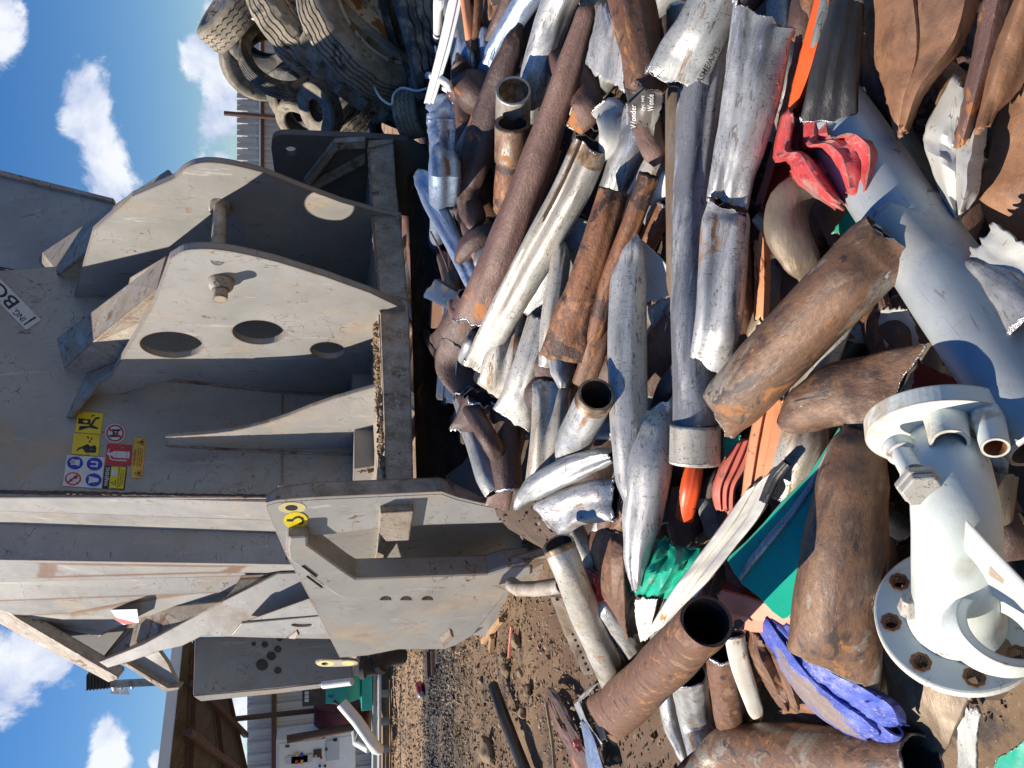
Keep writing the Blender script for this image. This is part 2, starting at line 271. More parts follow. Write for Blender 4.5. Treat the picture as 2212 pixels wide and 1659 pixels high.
def slab(name, px, pl, th, m, parent=None, holes=(), bevel=.006, front=True, mb_only=False):
    """plate whose visible face is the pixel outline thrown on the plane; it is th thick, away from the camera"""
    p0, nrm = pl; nrm = nrm.normalized()
    c = hit(sum(p[0] for p in px)/len(px), sum(p[1] for p in px)/len(px), pl)
    if (c-CAM).dot(nrm) < 0: nrm = -nrm          # now points away from camera
    bm = bmesh.new(); edges = []
    for loop in [px]+list(holes):
        vs = [bm.verts.new(hit(*p, pl)) for p in loop]
        edges += [bm.edges.new((vs[i], vs[(i+1) % len(vs)])) for i in range(len(vs))]
    bmesh.ops.triangle_fill(bm, use_beauty=True, use_dissolve=False, edges=edges, normal=nrm)
    r = bmesh.ops.extrude_face_region(bm, geom=bm.faces[:])
    bmesh.ops.translate(bm, verts=[g for g in r['geom'] if isinstance(g, bmesh.types.BMVert)], vec=nrm*th)
    bm.verts.index_update()
    mb = MB(); mb.add([v.co.copy() for v in bm.verts], [[v.index for v in f.verts] for f in bm.faces]); bm.free()
    return mb.build(name, m, parent, bevel=bevel)
def ell(u, v, a, b, n=28, rot=0, t0=0, t1=360):
    c, s_ = math.cos(R(rot)), math.sin(R(rot)); k = n if t1-t0 >= 360 else n+1
    return [(u + a*math.cos(t)*c - b*math.sin(t)*s_, v + a*math.cos(t)*s_ + b*math.sin(t)*c) for t in (R(t0+(t1-t0)*i/n) for i in range(k))]
def smooth_px(px, it=2):
    for _ in range(it):
        q = []
        for i in range(len(px)-1):
            a, b = px[i], px[i+1]; q += [(a[0]*.75+b[0]*.25, a[1]*.75+b[1]*.25), (a[0]*.25+b[0]*.75, a[1]*.25+b[1]*.75)]
        px = [px[0]]+q+[px[-1]]
    return px
def poly3(name, pts, m, parent=None, th=.02, bevel=.004):
    """plate through 3-D corners given as (u, v, depth)"""
    P = [at(*p) for p in pts]; n = (P[1]-P[0]).cross(P[2]-P[0]).normalized()
    if n.dot(P[0]-CAM) < 0: n = -n
    mb = MB(); k = len(P); vs = P + [p+n*th for p in P]
    mb.add(vs, [tuple(range(k)), tuple(range(2*k-1, k-1, -1))] + [(i, (i+1) % k, k+(i+1) % k, k+i) for i in range(k)])
    return mb.build(name, m, parent, bevel=bevel)
class Face:
    """a flat sticker: unit square (x right, y up) laid on four points of a plane"""
    def __init__(s, bl, br, tr, tl, pl, off=.003, parent=None):
        n = pl[1] if (pl[0]-CAM).dot(pl[1]) < 0 else -pl[1]
        s.n = n; s.c = [hit(*p, pl)+n*off for p in (bl, br, tr, tl)]; s.parent = parent
    def f(s, x, y, k=0):
        a, b, c, d = s.c; return (a*(1-x)+b*x)*(1-y) + (d*(1-x)+c*x)*y + s.n*(.0012*k)
    def shape(s, name, pts, m, k=1):
        P = [s.f(x, y, k) for x, y in pts]; bm = bmesh.new(); vs = [bm.verts.new(p) for p in P]
        es = [bm.edges.new((vs[i], vs[(i+1) % len(vs)])) for i in range(len(vs))]
        bmesh.ops.triangle_fill(bm, use_beauty=True, edges=es, normal=s.n); bm.verts.index_update()
        mb = MB(); mb.add([v.co.copy() for v in bm.verts], [[v.index for v in f.verts] for f in bm.faces]); bm.free()
        return mb
    def put(s, name, shapes, m, k=1, parent=None):
        mb = MB()
        for pts in shapes:
            q = s.shape(name, pts, m, k); mb.add(q.v, q.f)
        return mb.build(name, m, parent or s.parent)
    def text(s, name, txt, x0, y0, x1, y1, m, k=2, parent=None):
        cu = bpy.data.curves.new('t', 'FONT'); cu.body = txt; cu.resolution_u = 3; cu.offset = .012
        to = bpy.data.objects.new('t', cu); COL.objects.link(to)
        dg = bpy.context.evaluated_depsgraph_get(); me = bpy.data.meshes.new_from_object(to.evaluated_get(dg))
        xs = [v.co.x for v in me.vertices]; ys = [v.co.y for v in me.vertices]; a, b, c, d = min(xs), max(xs), min(ys), max(ys)
        mb = MB(); mb.add([s.f(x0+(x1-x0)*(v.co.x-a)/(b-a), y0+(y1-y0)*(v.co.y-c)/(d-c), k) for v in me.vertices], [list(p.vertices) for p in me.polygons])
        bpy.data.objects.remove(to); bpy.data.meshes.remove(me)
        return mb.build(name, m, parent or s.parent)
# ------------------------------------------------------------------ ground
def pile_h(x, y):
    s = min(max((y-.6)/2.6, 0), 1); b = .08 + .80*s
    if y > 3.6: b *= max(0, 1-(y-3.6)/1.6)
    k = min(max((x+1.12+.05*y)/.75, 0), 1); k = k*k*(3-2*k)
    return .02 + b*k
gm = mat('dirt_ground', [(.11,.07,.04),(.19,.125,.075),(.25,.175,.11)], .95, 0, 1.6, X, .9, 26, [((.30,.25,.19),16,.62,.05,.95,0,X),((.045,.032,.026),2.2,.56,.10,.7,0,X),((.33,.28,.20),60,.62,.05,.9,0,X)], rand=False)
def zone(m):   # bands of pale gravel, wet black gravel and brown dirt lying one behind another
    t = m.node_tree; P = t.nodes['Principled BSDF']; lk = t.links.new; src = P.inputs['Base Color'].links[0].from_socket
    g = N(t, 'ShaderNodeNewGeometry'); sp = N(t, 'ShaderNodeSeparateXYZ'); lk(g.outputs['Position'], sp.inputs[0])
    nz = N(t, 'ShaderNodeTexNoise', i_Scale=1.1, i_Detail=7); lk(g.outputs['Position'], nz.inputs['Vector'])
    ma = N(t, 'ShaderNodeMath', operation='MULTIPLY_ADD', i_1=3.0); lk(nz.outputs[0], ma.inputs[0]); lk(sp.outputs[1], ma.inputs[2])
    mp = N(t, 'ShaderNodeMapRange', i_1=0, i_2=24); lk(ma.outputs[0], mp.inputs[0])
    def ramp(st):
        r = N(t, 'ShaderNodeValToRGB'); e = r.color_ramp.elements; e[0].position = st[0][0]; e[0].color = (*st[0][1], 1); e[1].position = st[-1][0]; e[1].color = (*st[-1][1], 1)
        for p, c in st[1:-1]: q = e.new(p); q.color = (*c, 1)
        lk(mp.outputs[0], r.inputs[0]); return r
    k = 1/24
    tint = ramp([(4.3*k,(1,1,1)),(5.0*k,(.55,.5,.5)),(5.8*k,(.5,.42,.38)),(6.6*k,(.85,.78,.7)),(8.8*k,(.8,.75,.66)),(9.8*k,(.35,.33,.33)),(11.8*k,(.25,.25,.27)),(12.3*k,(1.2,1.15,1.05)),(20*k,(1.55,1.5,1.45))])
    mx = N(t, 'ShaderNodeMix', data_type='RGBA', blend_type='MULTIPLY'); mx.inputs[0].default_value = 1; lk(src, mx.inputs[6]); lk(tint.outputs[0], mx.inputs[7]); lk(mx.outputs[2], P.inputs['Base Color'])
zone(gm)
mb = MB(); nx, ny = 160, 190
xs = [-60+ (60-9)*i/8 for i in range(8)] + [-9+ 14*i/120 for i in range(121)] + [5+55*(i+1)/8 for i in range(8)]
ys = [-40, -20, -8, -3] + [-1+ 16*i/150 for i in range(151)] + [16, 19, 24, 32, 50, 90, 160, 300]
vs = []
for y in ys:
    for x in xs:
        z = 0
        if -9.1 < x < 5.1 and -1 < y < 15.1: z = .035*noise.noise((x*1.3, y*1.3, 0)) + .02*noise.noise((x*6, y*6, 3)) 
        z -= .02
        vs.append((x*(1 if y < 100 else 5), y, z))
w = len(xs); mb.add(vs, [(j*w+i, j*w+i+1, (j+1)*w+i+1, (j+1)*w+i) for j in range(len(ys)-1) for i in range(w-1)])
gr = mb.build('ground', 'dirt_ground', smooth=180); tag(gr, 0, 0, kind='structure')
# compacted fines under the pile
mb = MB(); n = 90; vs = []
for j in range(n+1):
    for i in range(n+1):
        x, y = -1.5+5.5*i/n, .1+5.2*j/n; h = pile_h(x, y)
        e = min(i, n-i, j, n-j)
        vs.append((x, y, (h-.28 + .05*noise.noise((x*3, y*3, 1)) + .04*noise.noise((x*9, y*9, 5))) if e > 0 else -.4))
mb.add(vs, [(j*(n+1)+i, j*(n+1)+i+1, (j+1)*(n+1)+i+1, (j+1)*(n+1)+i) for j in range(n) for i in range(n)])
MAT['fines'] = mat('fines', [(.05,.035,.025),(.10,.065,.042)], .95, 0, 12, X, .9, 40)
tag(mb.build('dirt_mound', 'fines', smooth=180), 0, 0, kind='structure')
# loose stones
def stones(name, n, area, size, m, seed):
    r = random.Random(seed); mb = MB()
    base = [Vector(p) for p in ((1,0,0),(-1,0,0),(0,1,0),(0,-1,0),(0,0,1),(0,0,-1))]
    fc = [(0,2,4),(2,1,4),(1,3,4),(3,0,4),(2,0,5),(1,2,5),(3,1,5),(0,3,5)]
    for _ in range(n):
        t = r.random(); y = area[2] + (area[3]-area[2])*t**1.2; x = (area[0] + (area[1]-area[0])*r.random())
        if x > -.2 and y < 3: continue
        s_ = size*(.35+.09*y)*(.4+1.3*r.random()**2.5)
        q = Matrix.Rotation(r.random()*6.28, 3, Vector((r.random()-.5, r.random()-.5, r.random())).normalized())
        sc = Vector((s_*(.7+.9*r.random()), s_*(.6+.6*r.random()), s_*(.35+.35*r.random())))
        mb.add([q @ Vector((b.x*sc.x, b.y*sc.y, b.z*sc.z))*(.8+.4*r.random()) + Vector((x, y, -.012+s_*.25)) for b in base], fc)
    return mb.build(name, m)
tag(stones('gravel', 24000, (-5.5, .3, 2.0, 9), .015, 'stone', 1), 0, 0, kind='stuff')
tag(stones('wet_gravel', 9000, (-6.5, -.5, 8.2, 10.6), .016, 'stone_dark', 2), 0, 0, kind='stuff')
tag(stones('far_gravel', 6000, (-9, -1.5, 10.4, 15), .014, 'stone', 3), 0, 0, kind='stuff')

# ------------------------------------------------------------------ the machine
FA, SA, PA = 58.5, -45, -26
mach = thing('scrap_shear', at(893, 1045, 4.6)-Vector((0,0,.9)), 'big grey-painted steel scrap baling machine towering behind the scrap pile', 'machine')
Pf = plane_of(at(893, 1045, 4.4), FA)
hB = hit(872, 672, Pf); Pb = plane_of(hB, PA)
Pp = plane_of(hit(815, 850, Pb), FA)
hA = hit(862, 468, Pf); PaA = plane_of(hA, PA+2)
# base bar with its ledge
slab('base_beam', [(795,306),(800,400),(808,520),(822,676),(835,1040),(836,1056),(894,1056),(893,1040),(884,676),(870,520),(856,400),(850,300)], Pf, .05, 'paint_worn', mach)
bk = [hit(795,306,Pf), hit(836,1064,Pf)]
nb = Vector((-math.sin(R(FA-90+180)), -math.cos(R(FA-90+180)), 0)); nb = Vector((math.sin(R(FA-90)), math.cos(R(FA-90)), 0))
mb = MB(); a, b = bk; z0 = Vector((0,0,.012)); a, b = a-z0, b-z0
mb.add([a+nb*.05, b+nb*.05, b+nb*1.6, a+nb*1.6]+[p-Vector((0,0,.05)) for p in (a+nb*.05, b+nb*.05, b+nb*1.6, a+nb*1.6)], [(0,1,2,3),(7,6,5,4),(0,4,5,1),(1,5,6,2),(2,6,7,3),(3,7,4,0)])
mb.build('ledge', 'paint_dusty', mach)
# back panel
slab('back_panel', [(-80,590),(-80,1075),(845,1075),(860,300),(420,480),(120,575)], Pp, .03, 'paint', mach)
upl = plane3((0,590,6.6),(120,575,6.6),(60,370,7.4))
slab('upper_panel', [(-80,355),(0,370),(240,430),(330,520),(300,640),(120,600),(-80,592)], upl, .03, 'paint', mach)
slab('edge_trim', [(-80,352),(0,367),(245,428),(244,437),(0,379),(-80,364)], (upl[0]-upl[1]*(.03 if upl[1].dot(upl[0]-CAM) > 0 else -.03), upl[1]), .05, 'paint_dusty', mach)
slab('weld_seam', [(-80,589),(0,575),(118,597),(117,601),(0,580),(-80,594)], (upl[0]-upl[1]*(.02 if upl[1].dot(upl[0]-CAM) > 0 else -.02), upl[1]), .03, 'rust_dark', mach)
# plates A and B
oA = [(285,425),(372,388)] + smooth_px([(378,385),(400,362),(432,351),(470,351),(520,360),(570,373)]) + [(650,405),(740,438),(812,458),(868,470),(868,760),(815,770),(815,720),(160,640),(200,500)]
slab('gusset_plate', oA, PaA, .045, 'paint', mach, holes=[ell(575,583,36,17), ell(718,607,22,9)])
oB = [(118,890)]+[(240,812),(330,660),(352,600),(366,560)] + smooth_px([(372,556),(398,540),(440,537),(480,540),(530,549),(600,566)]) + [(700,597),(800,633),(860,662),(876,672),(884,678),(830,690),(822,832),(812,850),(620,846),(500,832),(380,818),(240,812)][0:11]
slab('gusset_plate', oB, Pb, .05, 'paint', mach, holes=[ell(370,745,68,28,36,3), ell(558,718,56,26,36,3), ell(708,757,38,18,32,3)])
# hoods (folded plates) on both
def fold(name, quads, m, parent, th=.022, bevel=.008):
    vs, fs = [], []
    for q in quads:
        fs.append(tuple(range(len(vs), len(vs)+len(q)))); vs += [at(*p) for p in q]
    mb = MB(); mb.add(vs, fs); o = mb.build(name, m, parent)
    bm = bmesh.new(); bm.from_mesh(o.data); bmesh.ops.remove_doubles(bm, verts=bm.verts, dist=.002); bmesh.ops.recalc_face_normals(bm, faces=bm.faces); bm.to_mesh(o.data); bm.free()
    s_ = o.modifiers.new('s', 'SOLIDIFY'); s_.thickness = th; s_.offset = 0
    b_ = o.modifiers.new('b', 'BEVEL'); b_.width = bevel; b_.segments = 3; b_.limit_method = 'ANGLE'; b_.angle_limit = R(30)
    return o
dp = lambda u, v, pl, off=0: (hit(u, v, pl)-CAM).dot(FWD) + off
# B hood: outer edge, crease, lower edge
U0, U1 = (50,778,6.1), (363,553,4.75)
Um, Uk = (123,733,5.8), (283,612,5.1)
C0, C1 = (90,846,6.0), (342,626,4.62)
L0, L1 = (155,903,dp(155,903,Pp,-.05)), (365,666,4.95)
Lw = (37,888,6.3)
fold('hood', [[U0,Um,(90,846,6.0)], [Um,Uk,(200,742,5.35),C0], [Uk,(283,600,5.08),U1,(358,603,4.68),C1,(200,742,5.35)], [U0,C0,Lw], [Lw,C0,L0,(60,897,6.3)], [C0,(200,742,5.35),(262,778,5.5),L0], [(200,742,5.35),C1,L1,(262,778,5.5)]], 'paint_dusty', mach)
# A hood
fold('hood', [[(95,545,6.6),(365,367,5.35),(383,390,5.25),(270,478,5.5),(130,590,6.0)], [(95,545,6.6),(130,590,6.0),(118,600,6.2),(85,560,6.7)], [(270,478,5.5),(383,390,5.25),(375,420,5.5),(255,520,5.8)], [(130,590,6.0),(270,478,5.5),(255,520,5.8),(165,640,6.3)]], 'paint_dusty', mach)
# pin between the plates
pA, pB = hit(476, 445, PaA), hit(470, 560, Pb)
dr = (pB-pA).normalized()
mb = MB(); mb.tube([pA-dr*.03, pB-dr*.01], .042, 24); pin = mb.build('pin', 'paint_dusty', mach, smooth=50)
mb = MB(); mb.tube([pA, pA+dr*.05], .075, 28); mb.build('collar', 'paint_dusty', pin, smooth=50, bevel=.01)
q = hit(478, 607, Pb); nB = (q-CAM).normalized(); nv = Vector((math.cos(R(PA)), -math.sin(R(PA)), 0)); nv = -nv if nv.dot(q-CAM) > 0 else nv
mb = MB(); mb.tube([q+nv*.0, q+nv*.04, q+nv*.065], [.075,.07,.05], 24); mb.tube([q+nv*.06, q+nv*.13], .042, 24); mb.build('pin_cap', 'paint_dusty', mach, smooth=50)
# middle gusset
oc = smooth_px([(358,944),(450,938),(520,929),(600,908),(700,868),(822,833)], 1)
Pc = plane_of(hit(822, 833, plane_of(hit(872, 800, Pf)+nb*.25, FA)), PA-2)
slab('gusset', oc + [(834,960),(800,985),(700,980),(610,976),(440,965),(360,962)], Pc, .03, 'paint', mach)
oc2 = [(u-3, v-3) for u, v in oc]
# small blocks on the ledge with mud
for (pts, dd) in (([(760,793),(812,790),(812,850),(760,855)], -.32), ([(765,925),(800,922),(818,930),(818,1005),(765,1012)], -.30)):
    pl = (Pp[0]-nb*.34, Pp[1]); slab('block', pts, pl, .3, 'paint', mach)
mb = MB()
for k in range(420):
    t = rnd.random(); band = rnd.choice((0, 0, 1))
    if band == 0: u, v = 822+6*rnd.random()-8*(t-.5), 690+rnd.random()*350
    else: u, v = 770+50*rnd.random(), 1012+rnd.gauss(0, 3)
    c = hit(829, v, (Pf[0]+nb*(.06+.25*rnd.random()), Pf[1])) if band == 0 else hit(u, v, (Pp[0]-nb*.28, Pp[1]))
    if band == 0: c.z = bk[0].z + (bk[1].z-bk[0].z)*((v-306)/758) + .005
    s_ = .008+.022*rnd.random()**2; q = Matrix.Rotation(rnd.random()*6, 3, Vector((rnd.random(), rnd.random(), rnd.random())).normalized())
    mb.add([q @ (Vector(p)*s_)+c for p in ((1,0,0),(-1,0,0),(0,1,0),(0,-1,0),(0,0,.7),(0,0,-.7))], [(0,2,4),(2,1,4),(1,3,4),(3,0,4),(2,0,5),(1,2,5),(3,1,5),(0,3,5)])
mb.build('caked_mud', 'mud', mach)['kind'] = 'stuff'
slab('crease_strip', [(608,846),(612,846),(612,1074),(608,1074)], (Pp[0]-nb*.012, Pp[1]), .012, 'paint', mach)
# right end plate with its eye
Pe = plane_of(hit(850, 303, Pf), -33)
slab('end_plate', [(586,322)]+smooth_px([(586,318),(589,298),(606,290),(625,290)],1)+[(800,297),(880,302),(924,330),(940,345),(900,470),(600,430)], Pe, .06, 'paint_shaded_dirty', mach, holes=[ell(628,327,13,9.5)])
Pe2 = (Pe[0]-Vector((math.cos(R(-33)), -math.sin(R(-33)), 0))*.07, Pe[1])
slab('stiffener', [(790,305),(722,309),(655,395),(672,402),(730,325),(790,322)], Pe2, .06, 'paint_dusty', mach)
slab('stiffener', [(790,338),(782,343),(672,402),(684,412),(790,355)], Pe2, .06, 'paint_dusty', mach)
slab('top_rail', [(795,303),(850,299),(850,308),(795,320)], (Pf[0]-nb*.01, Pf[1]), .1, 'paint_worn', mach)
# dark body of the machine under the beam
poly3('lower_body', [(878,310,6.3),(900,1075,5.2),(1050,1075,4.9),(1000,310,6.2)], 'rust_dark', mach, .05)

# upper side wall: ribs, read right to left in the upright picture
D = lambda v: 5.84 + (v-1064)*.0068
def vert(name, v0a, v0b, v1a, v1b, da, db, m, u1a=600, u1b=600, u0=-60):
    # edges at u=0 (v0*) and at u=u1 (v1*)
    ex = lambda v0, v1, u1: v0+(v0-v1)*(-u0)/u1*-1 if False else v0+(v1-v0)*u0/u1
    return poly3(name, [(u0, ex(v0a, v1a, u1a), da), (u0, ex(v0b, v1b, u1b), db), (u1b, v1b, db), (u1a, v1a, da)], m, mach)
vert('corner_post', 1064, 1104, 1082, 1126, 5.75, 5.98, 'paint', 640, 640)
vert('corner_edge', 1057, 1064, 1073, 1082, 5.80, 5.75, 'rust_dark', 640, 640)
vert('recess_side', 1104, 1129, 1126, 1152, 5.98, 6.30, 'paint', 640, 640)
vert('recess_back', 1129, 1210, 1152, 1220, 6.30, 6.22, 'paint', 650, 660)
vert('rib', 1210, 1258, 1220, 1241, 6.22, 6.55, 'paint', 660, 620)
poly3('rib', [(-60,1258,6.55),(-60,1299,6.62),(510,1279,6.62),(522,1243,6.55)], 'paint', mach)
poly3('rib', [(-60,1299,6.62),(-60,1300,6.9),(43,1339,7.0),(287,1338,7.0),(480,1299,6.8),(510,1279,6.62)], 'paint', mach)
poly3('chamfer', [(522,1243,6.5),(600,1239,6.5),(480,1299,6.5),(509,1280,6.58)], 'paint_dusty', mach, .01)
poly3('chamfer', [(480,1299,6.52),(333,1313,6.95),(287,1338,7.0),(213,1430,7.25),(307,1393,6.9),(393,1344,6.7)], 'paint_dusty', mach)
lw = plane3((600,1245,6.42),(307,1395,6.8),(603,1379,6.6))
slab('side_sheet', [(600,1239),(480,1299),(393,1346),(307,1393),(213,1430),(233,1443),(283,1429),(347,1406),(393,1396),(437,1374),(603,1379),(720,1381),(690,1235)], lw, .05, 'paint', mach)
poly3('wedge_rib', [(521,1346,6.45),(669,1293,6.2),(700,1345,6.35),(690,1334,6.4)], 'paint', mach, .01)
wl = plane3((521,1346,6.42),(690,1332,6.3),(705,1363,6.4))
slab('wedge_cap', [(521,1347),(690,1331),(712,1370),(603,1376),(500,1372)], wl, .03, 'paint', mach, holes=[ell(652,1350,22,4)])
poly3('step_block', [(617,1379,6.2),(637,1381,6.15),(645,1372,6.1),(640,1362,6.1)], 'paint_dusty', mach, .02)
# flare at the top left
poly3('flare_back', [(-60,1305,7.1),(43,1339,7.05),(300,1335,7.2),(215,1435,7.9),(150,1400,8.0)], 'paint_shaded_dirty', mach)
poly3('flare_inner', [(43,1339,7.0),(300,1316,7.1),(287,1338,7.05),(213,1375,7.4),(150,1345,7.4)], 'paint', mach, .01)
fl = plane3((0,1309,6.9),(207,1436,7.0),(120,1400,7.15))
slab('flange_beam', [(-80,1262),(0,1310),(43,1339),(207,1436),(253,1462),(253,1468),(235,1474),(0,1348),(-80,1306)], fl, .1, 'paint_dusty', mach)
wg = plane3((267,1436,7.0),(387,1486,7.0),(343,1406,6.9))
slab('wing', [(262,1434),(300,1420),(343,1406),(362,1432),(387,1484),(357,1492)], wg, .04, 'paint', mach)
slab('wing_flange', [(264,1434),(272,1432),(362,1486),(388,1484),(386,1490),(356,1495)], (wg[0]-(wg[0]-CAM)*.01, wg[1]), .08, 'paint_dusty', mach)
# dark cabinet standing on the far left of the machine
cb = plane_of(at(560,1440,6.9), FA+12)
slab('side_cabinet', [(421,1376),(705,1372),(745,1421),(761,1425),(762,1468),(600,1486),(417,1503)], cb, .35, 'paint', mach, bevel=.012)
cp = plane_of(hit(600,1486,cb), SA)
slab('cabinet_side', [(417,1504),(600,1488),(762,1469),(762,1478),(600,1498),(433,1515)], cp, .02, 'paint', mach)
for (cu, cvv, rr) in ((566,1436,13),(586,1417,10),(600,1448,8),(572,1392,7),(600,1402,8),(548,1391,5),(604,1380,6)):
    slab('oil_stain', ell(cu, cvv, rr, rr*.95, 20), (cb[0]-(cb[0]-CAM)*.0012, cb[1]), .001, 'stain', mach, bevel=0)
lg = plane3((681,1426,6.3),(774,1438,6.3),(700,1441,6.5))
slab('lifting_eye', smooth_px([(681,1434),(681,1429),(700,1426),(764,1427),(774,1430),(774,1437),(764,1439),(720,1441),(690,1440),(681,1434)],1)[:-1], lg, .02, 'paint_dusty', mach, holes=[ell(702,1434,7,3)])
slab('yellow_mark', ell(703,1434,19,6), (lg[0]-(lg[0]-CAM)*.0008, lg[1]), .001, 'yellow_spray', mach, holes=[ell(702,1434,8,3.4)], bevel=0)
slab('yellow_mark', ell(752,1433,14,5), (lg[0]-(lg[0]-CAM)*.0008, lg[1]), .001, 'yellow_spray', mach, bevel=0)
slab('lug_block', [(747,1396),(772,1395),(776,1402),(770,1424),(752,1420)], plane3((747,1396,5.9),(772,1395,5.9),(770,1424,6.1)), .06, 'paint_dusty', mach)
mb = MB(); a, b = at(697,1480,6.6), at(762,1472,6.5); mb.tube([a, b], .032, 24); mb.build('flange_disc', 'white_metal', mach, smooth=40, bevel=.01)
mb = MB(); a = at(770,1440,6.4); mb.tube([a, at(810,1440,6.5), at(838,1420,6.6), at(870,1415,6.7)], .075, 14); mb.tube([at(780,1440,6.4), at(790,1440,6.4)], .1, 14); mb.tube([at(812,1436,6.5), at(820,1430,6.5)], .1, 14); mb.build('hose', 'dark', mach, smooth=50)

# the near wing: a big sheet with a framed recess
Ps = plane_of(at(900, 1062, 4.3), SA)
outer = smooth_px([(574,1100),(574,1086),(582,1082),(600,1079)], 1) + [(680,1073),(954,1061),(987,1073),(1037,1085),(1105,1098),(1172,1113),(1185,1130),(1200,1200),(1190,1246),(1150,1262),(1091,1283),(1021,1373),(987,1393),(961,1403),(861,1403),(794,1416),(734,1421),(704,1363),(669,1293),(618,1200)]
rec = [(667,1159),(812,1144),(927,1134),(1097,1129),(1180,1128),(1186,1200),(1097,1226),(1054,1240),(771,1250),(754,1240),(667,1176)]
dots = [ell(u, 1296, 12, 8, 16, 0, 180, 360) for u in (834, 878, 924)]
slab('wing_sheet', outer, Ps, .055, 'paint', mach, holes=[rec, ell(630,1097,13.5,6)]+[[(a, b) for a, b in d] for d in dots])
Pr = (Ps[0]+Vector((math.cos(R(SA)), -math.sin(R(SA)), 0))*.35, Ps[1])
slab('recess_back', [(600,1050),(1230,1030),(1230,1400),(700,1330)], Pr, .02, 'paint', mach)
# thick near edge of the wing plate
nS = Vector((math.cos(R(SA)), -math.sin(R(SA)), 0)); 
ed = [(574,1086),(600,1079),(680,1073),(954,1061),(987,1073),(1037,1085),(1105,1098),(1172,1113)]
mb = MB(); P1 = [hit(u, v, Ps)+ (CAM-hit(u,v,Ps)).normalized()*.004 for u, v in ed]; wdt = [.05,.085,.1,.1,.1,.055,.03,.02]
P2 = [p + nS*w_ for p, w_ in zip(P1, wdt)]
bdir = Vector((math.sin(R(SA)), math.cos(R(SA)), 0))
vs = P1+P2+[p+bdir*.03 for p in P1]+[p+bdir*.03 for p in P2]; k = len(ed)
mb.add(vs, [(i, i+1, k+i+1, k+i) for i in range(k-1)] + [(2*k+i, 3*k+i, 3*k+i+1, 2*k+i+1) for i in range(k-1)] + [(k+i, k+i+1, 3*k+i+1, 3*k+i) for i in range(k-1)])
mb.build('wing_edge', 'paint_worn', mach)
# frame around the recess
Pq = (Ps[0]-nS*.07, Ps[1])
slab('recess_frame', [(621,1160),(667,1158),(667,1176),(754,1239),(771,1249),(1054,1239),(1097,1225),(1150,1222),(1150,1242),(1100,1262),(1054,1268),(751,1296),(727,1289),(621,1209),(617,1185)], Pq, .15, 'paint', mach, holes=[], bevel=.02)
for (p0, p1) in (((653,1222),(683,1245)), ((664,1245),(695,1268))):
    mb = MB(); a, b = hit(*p0, Pq), hit(*p1, Pq); mb.tube([a-nS*.001, b-nS*.001], .008, 8); mb.build('slot', 'stain', mach)
slab('slot_plate', [(800,1290),(959,1287),(959,1296),(800,1309)], (Ps[0]+nS*.06, Ps[1]), .02, 'paint', mach, bevel=0)
# two-piece lug box in the recess
slab('lug_box', [(822,1108),(894,1104),(884,1168),(834,1170),(818,1150)], (Ps[0]-nS*.05, Ps[1]), .33, 'paint_dusty', mach)
slab('corner_strap', [(1054,1239),(1097,1223),(1177,1199),(1196,1205),(1190,1262),(1150,1262),(1130,1262),(1100,1276),(1050,1262)], (Ps[0]-nS*.06, Ps[1]), .06, 'paint_dusty', mach, holes=[ell(1183,1234,10,4)])
mb = MB(); mb.tube([at(1105,1262,4.6), at(1120,1272,4.5), at(1160,1272,4.3), at(1215,1264,4.1)], .045, 10); mb.build('skid_bar', 'paint_worn', mach, smooth=50)
poly3('foot', [(953,1391,4.9),(975,1372,4.8),(981,1376,4.85),(958,1400,5.0)], 'paint_dusty', mach, .05)
poly3('foot_plate', [(930,1405,6.3),(937,1405,6.3),(938,1460,6.3),(931,1460,6.3)], 'brown_steel', mach, .06)
# white lug piece low behind the wing
slab('inner_plate', [(1035,1082),(1060,1072),(1175,1065),(1180,1112)], (Ps[0]+nS*.1, Ps[1]), .02, 'paint', mach)
poly3('scrap_tray', [(960,1030,4.7),(1000,1000,4.7),(1010,985,4.7),(1110,1020,4.4),(1120,1062,4.4),(1050,1070,4.5),(1020,1075,4.5)], 'paint_shaded_dirty', mach, .03)

# ------------------------------------------------------------------ stickers
def sticker(corners, m, label, pl=Pp, name='warning_sign'):
    F = Face(*corners, pl, .006); M_ = Matrix.Identity(4)
    o = F.put(name, [[(0,0),(1,0),(1,1),(0,1)]], m, 0, parent=mach); o['label'] = label
    F.parent = o; return F
# corners: bottom-left, bottom-right, top-right, top-left in the upright picture
F = sticker(((213,986),(217,940),(160,936),(155,981)), 'yellow', 'yellow sign of a blade cutting fingers')
F.put('symbol', [[(.05,.08),(.10,.12),(.30,.36),(.50,.30),(.45,.22),(.38,.05),(.42,.02)][::-1], [(.12,.85),(.30,.78),(.52,.42),(.46,.38)], [(.14,.10),(.10,.50),(.30,.62),(.46,.42),(.42,.30),(.5,.18),(.4,.10)], [(.56,.40),(.62,.34),(.7,.36),(.7,.40)],[(.70,.30),(.74,.26),(.84,.32),(.82,.36)],[(.76,.44),(.80,.40),(.9,.46),(.88,.5)]][1:], 'decal_black', 1)
F = sticker(((218,939),(224,894),(170,889),(162,934)), 'yellow', 'yellow sign of a press crushing a hand')
F.put('symbol', [[(.40,.94),(.66,.94),(.66,.46),(.40,.46)], [(.08,.86),(.30,.86),(.34,.50),(.66,.36),(.78,.28),(.80,.12),(.72,.12),(.68,.26),(.40,.36),(.28,.12),(.22,.14),(.26,.5),(.10,.8)], [(.74,.50),(.84,.46),(.9,.36),(.86,.32),(.8,.42)]], 'decal_black', 1)
F.put('arrow', [[(.49,.75),(.57,.75),(.57,.66),(.63,.66),(.53,.54),(.43,.66),(.49,.66)]], 'yellow', 2)
F = sticker(((220,1056),(227,989),(145,983),(136,1050)), 'decal_white', 'white sign with four round safety symbols')
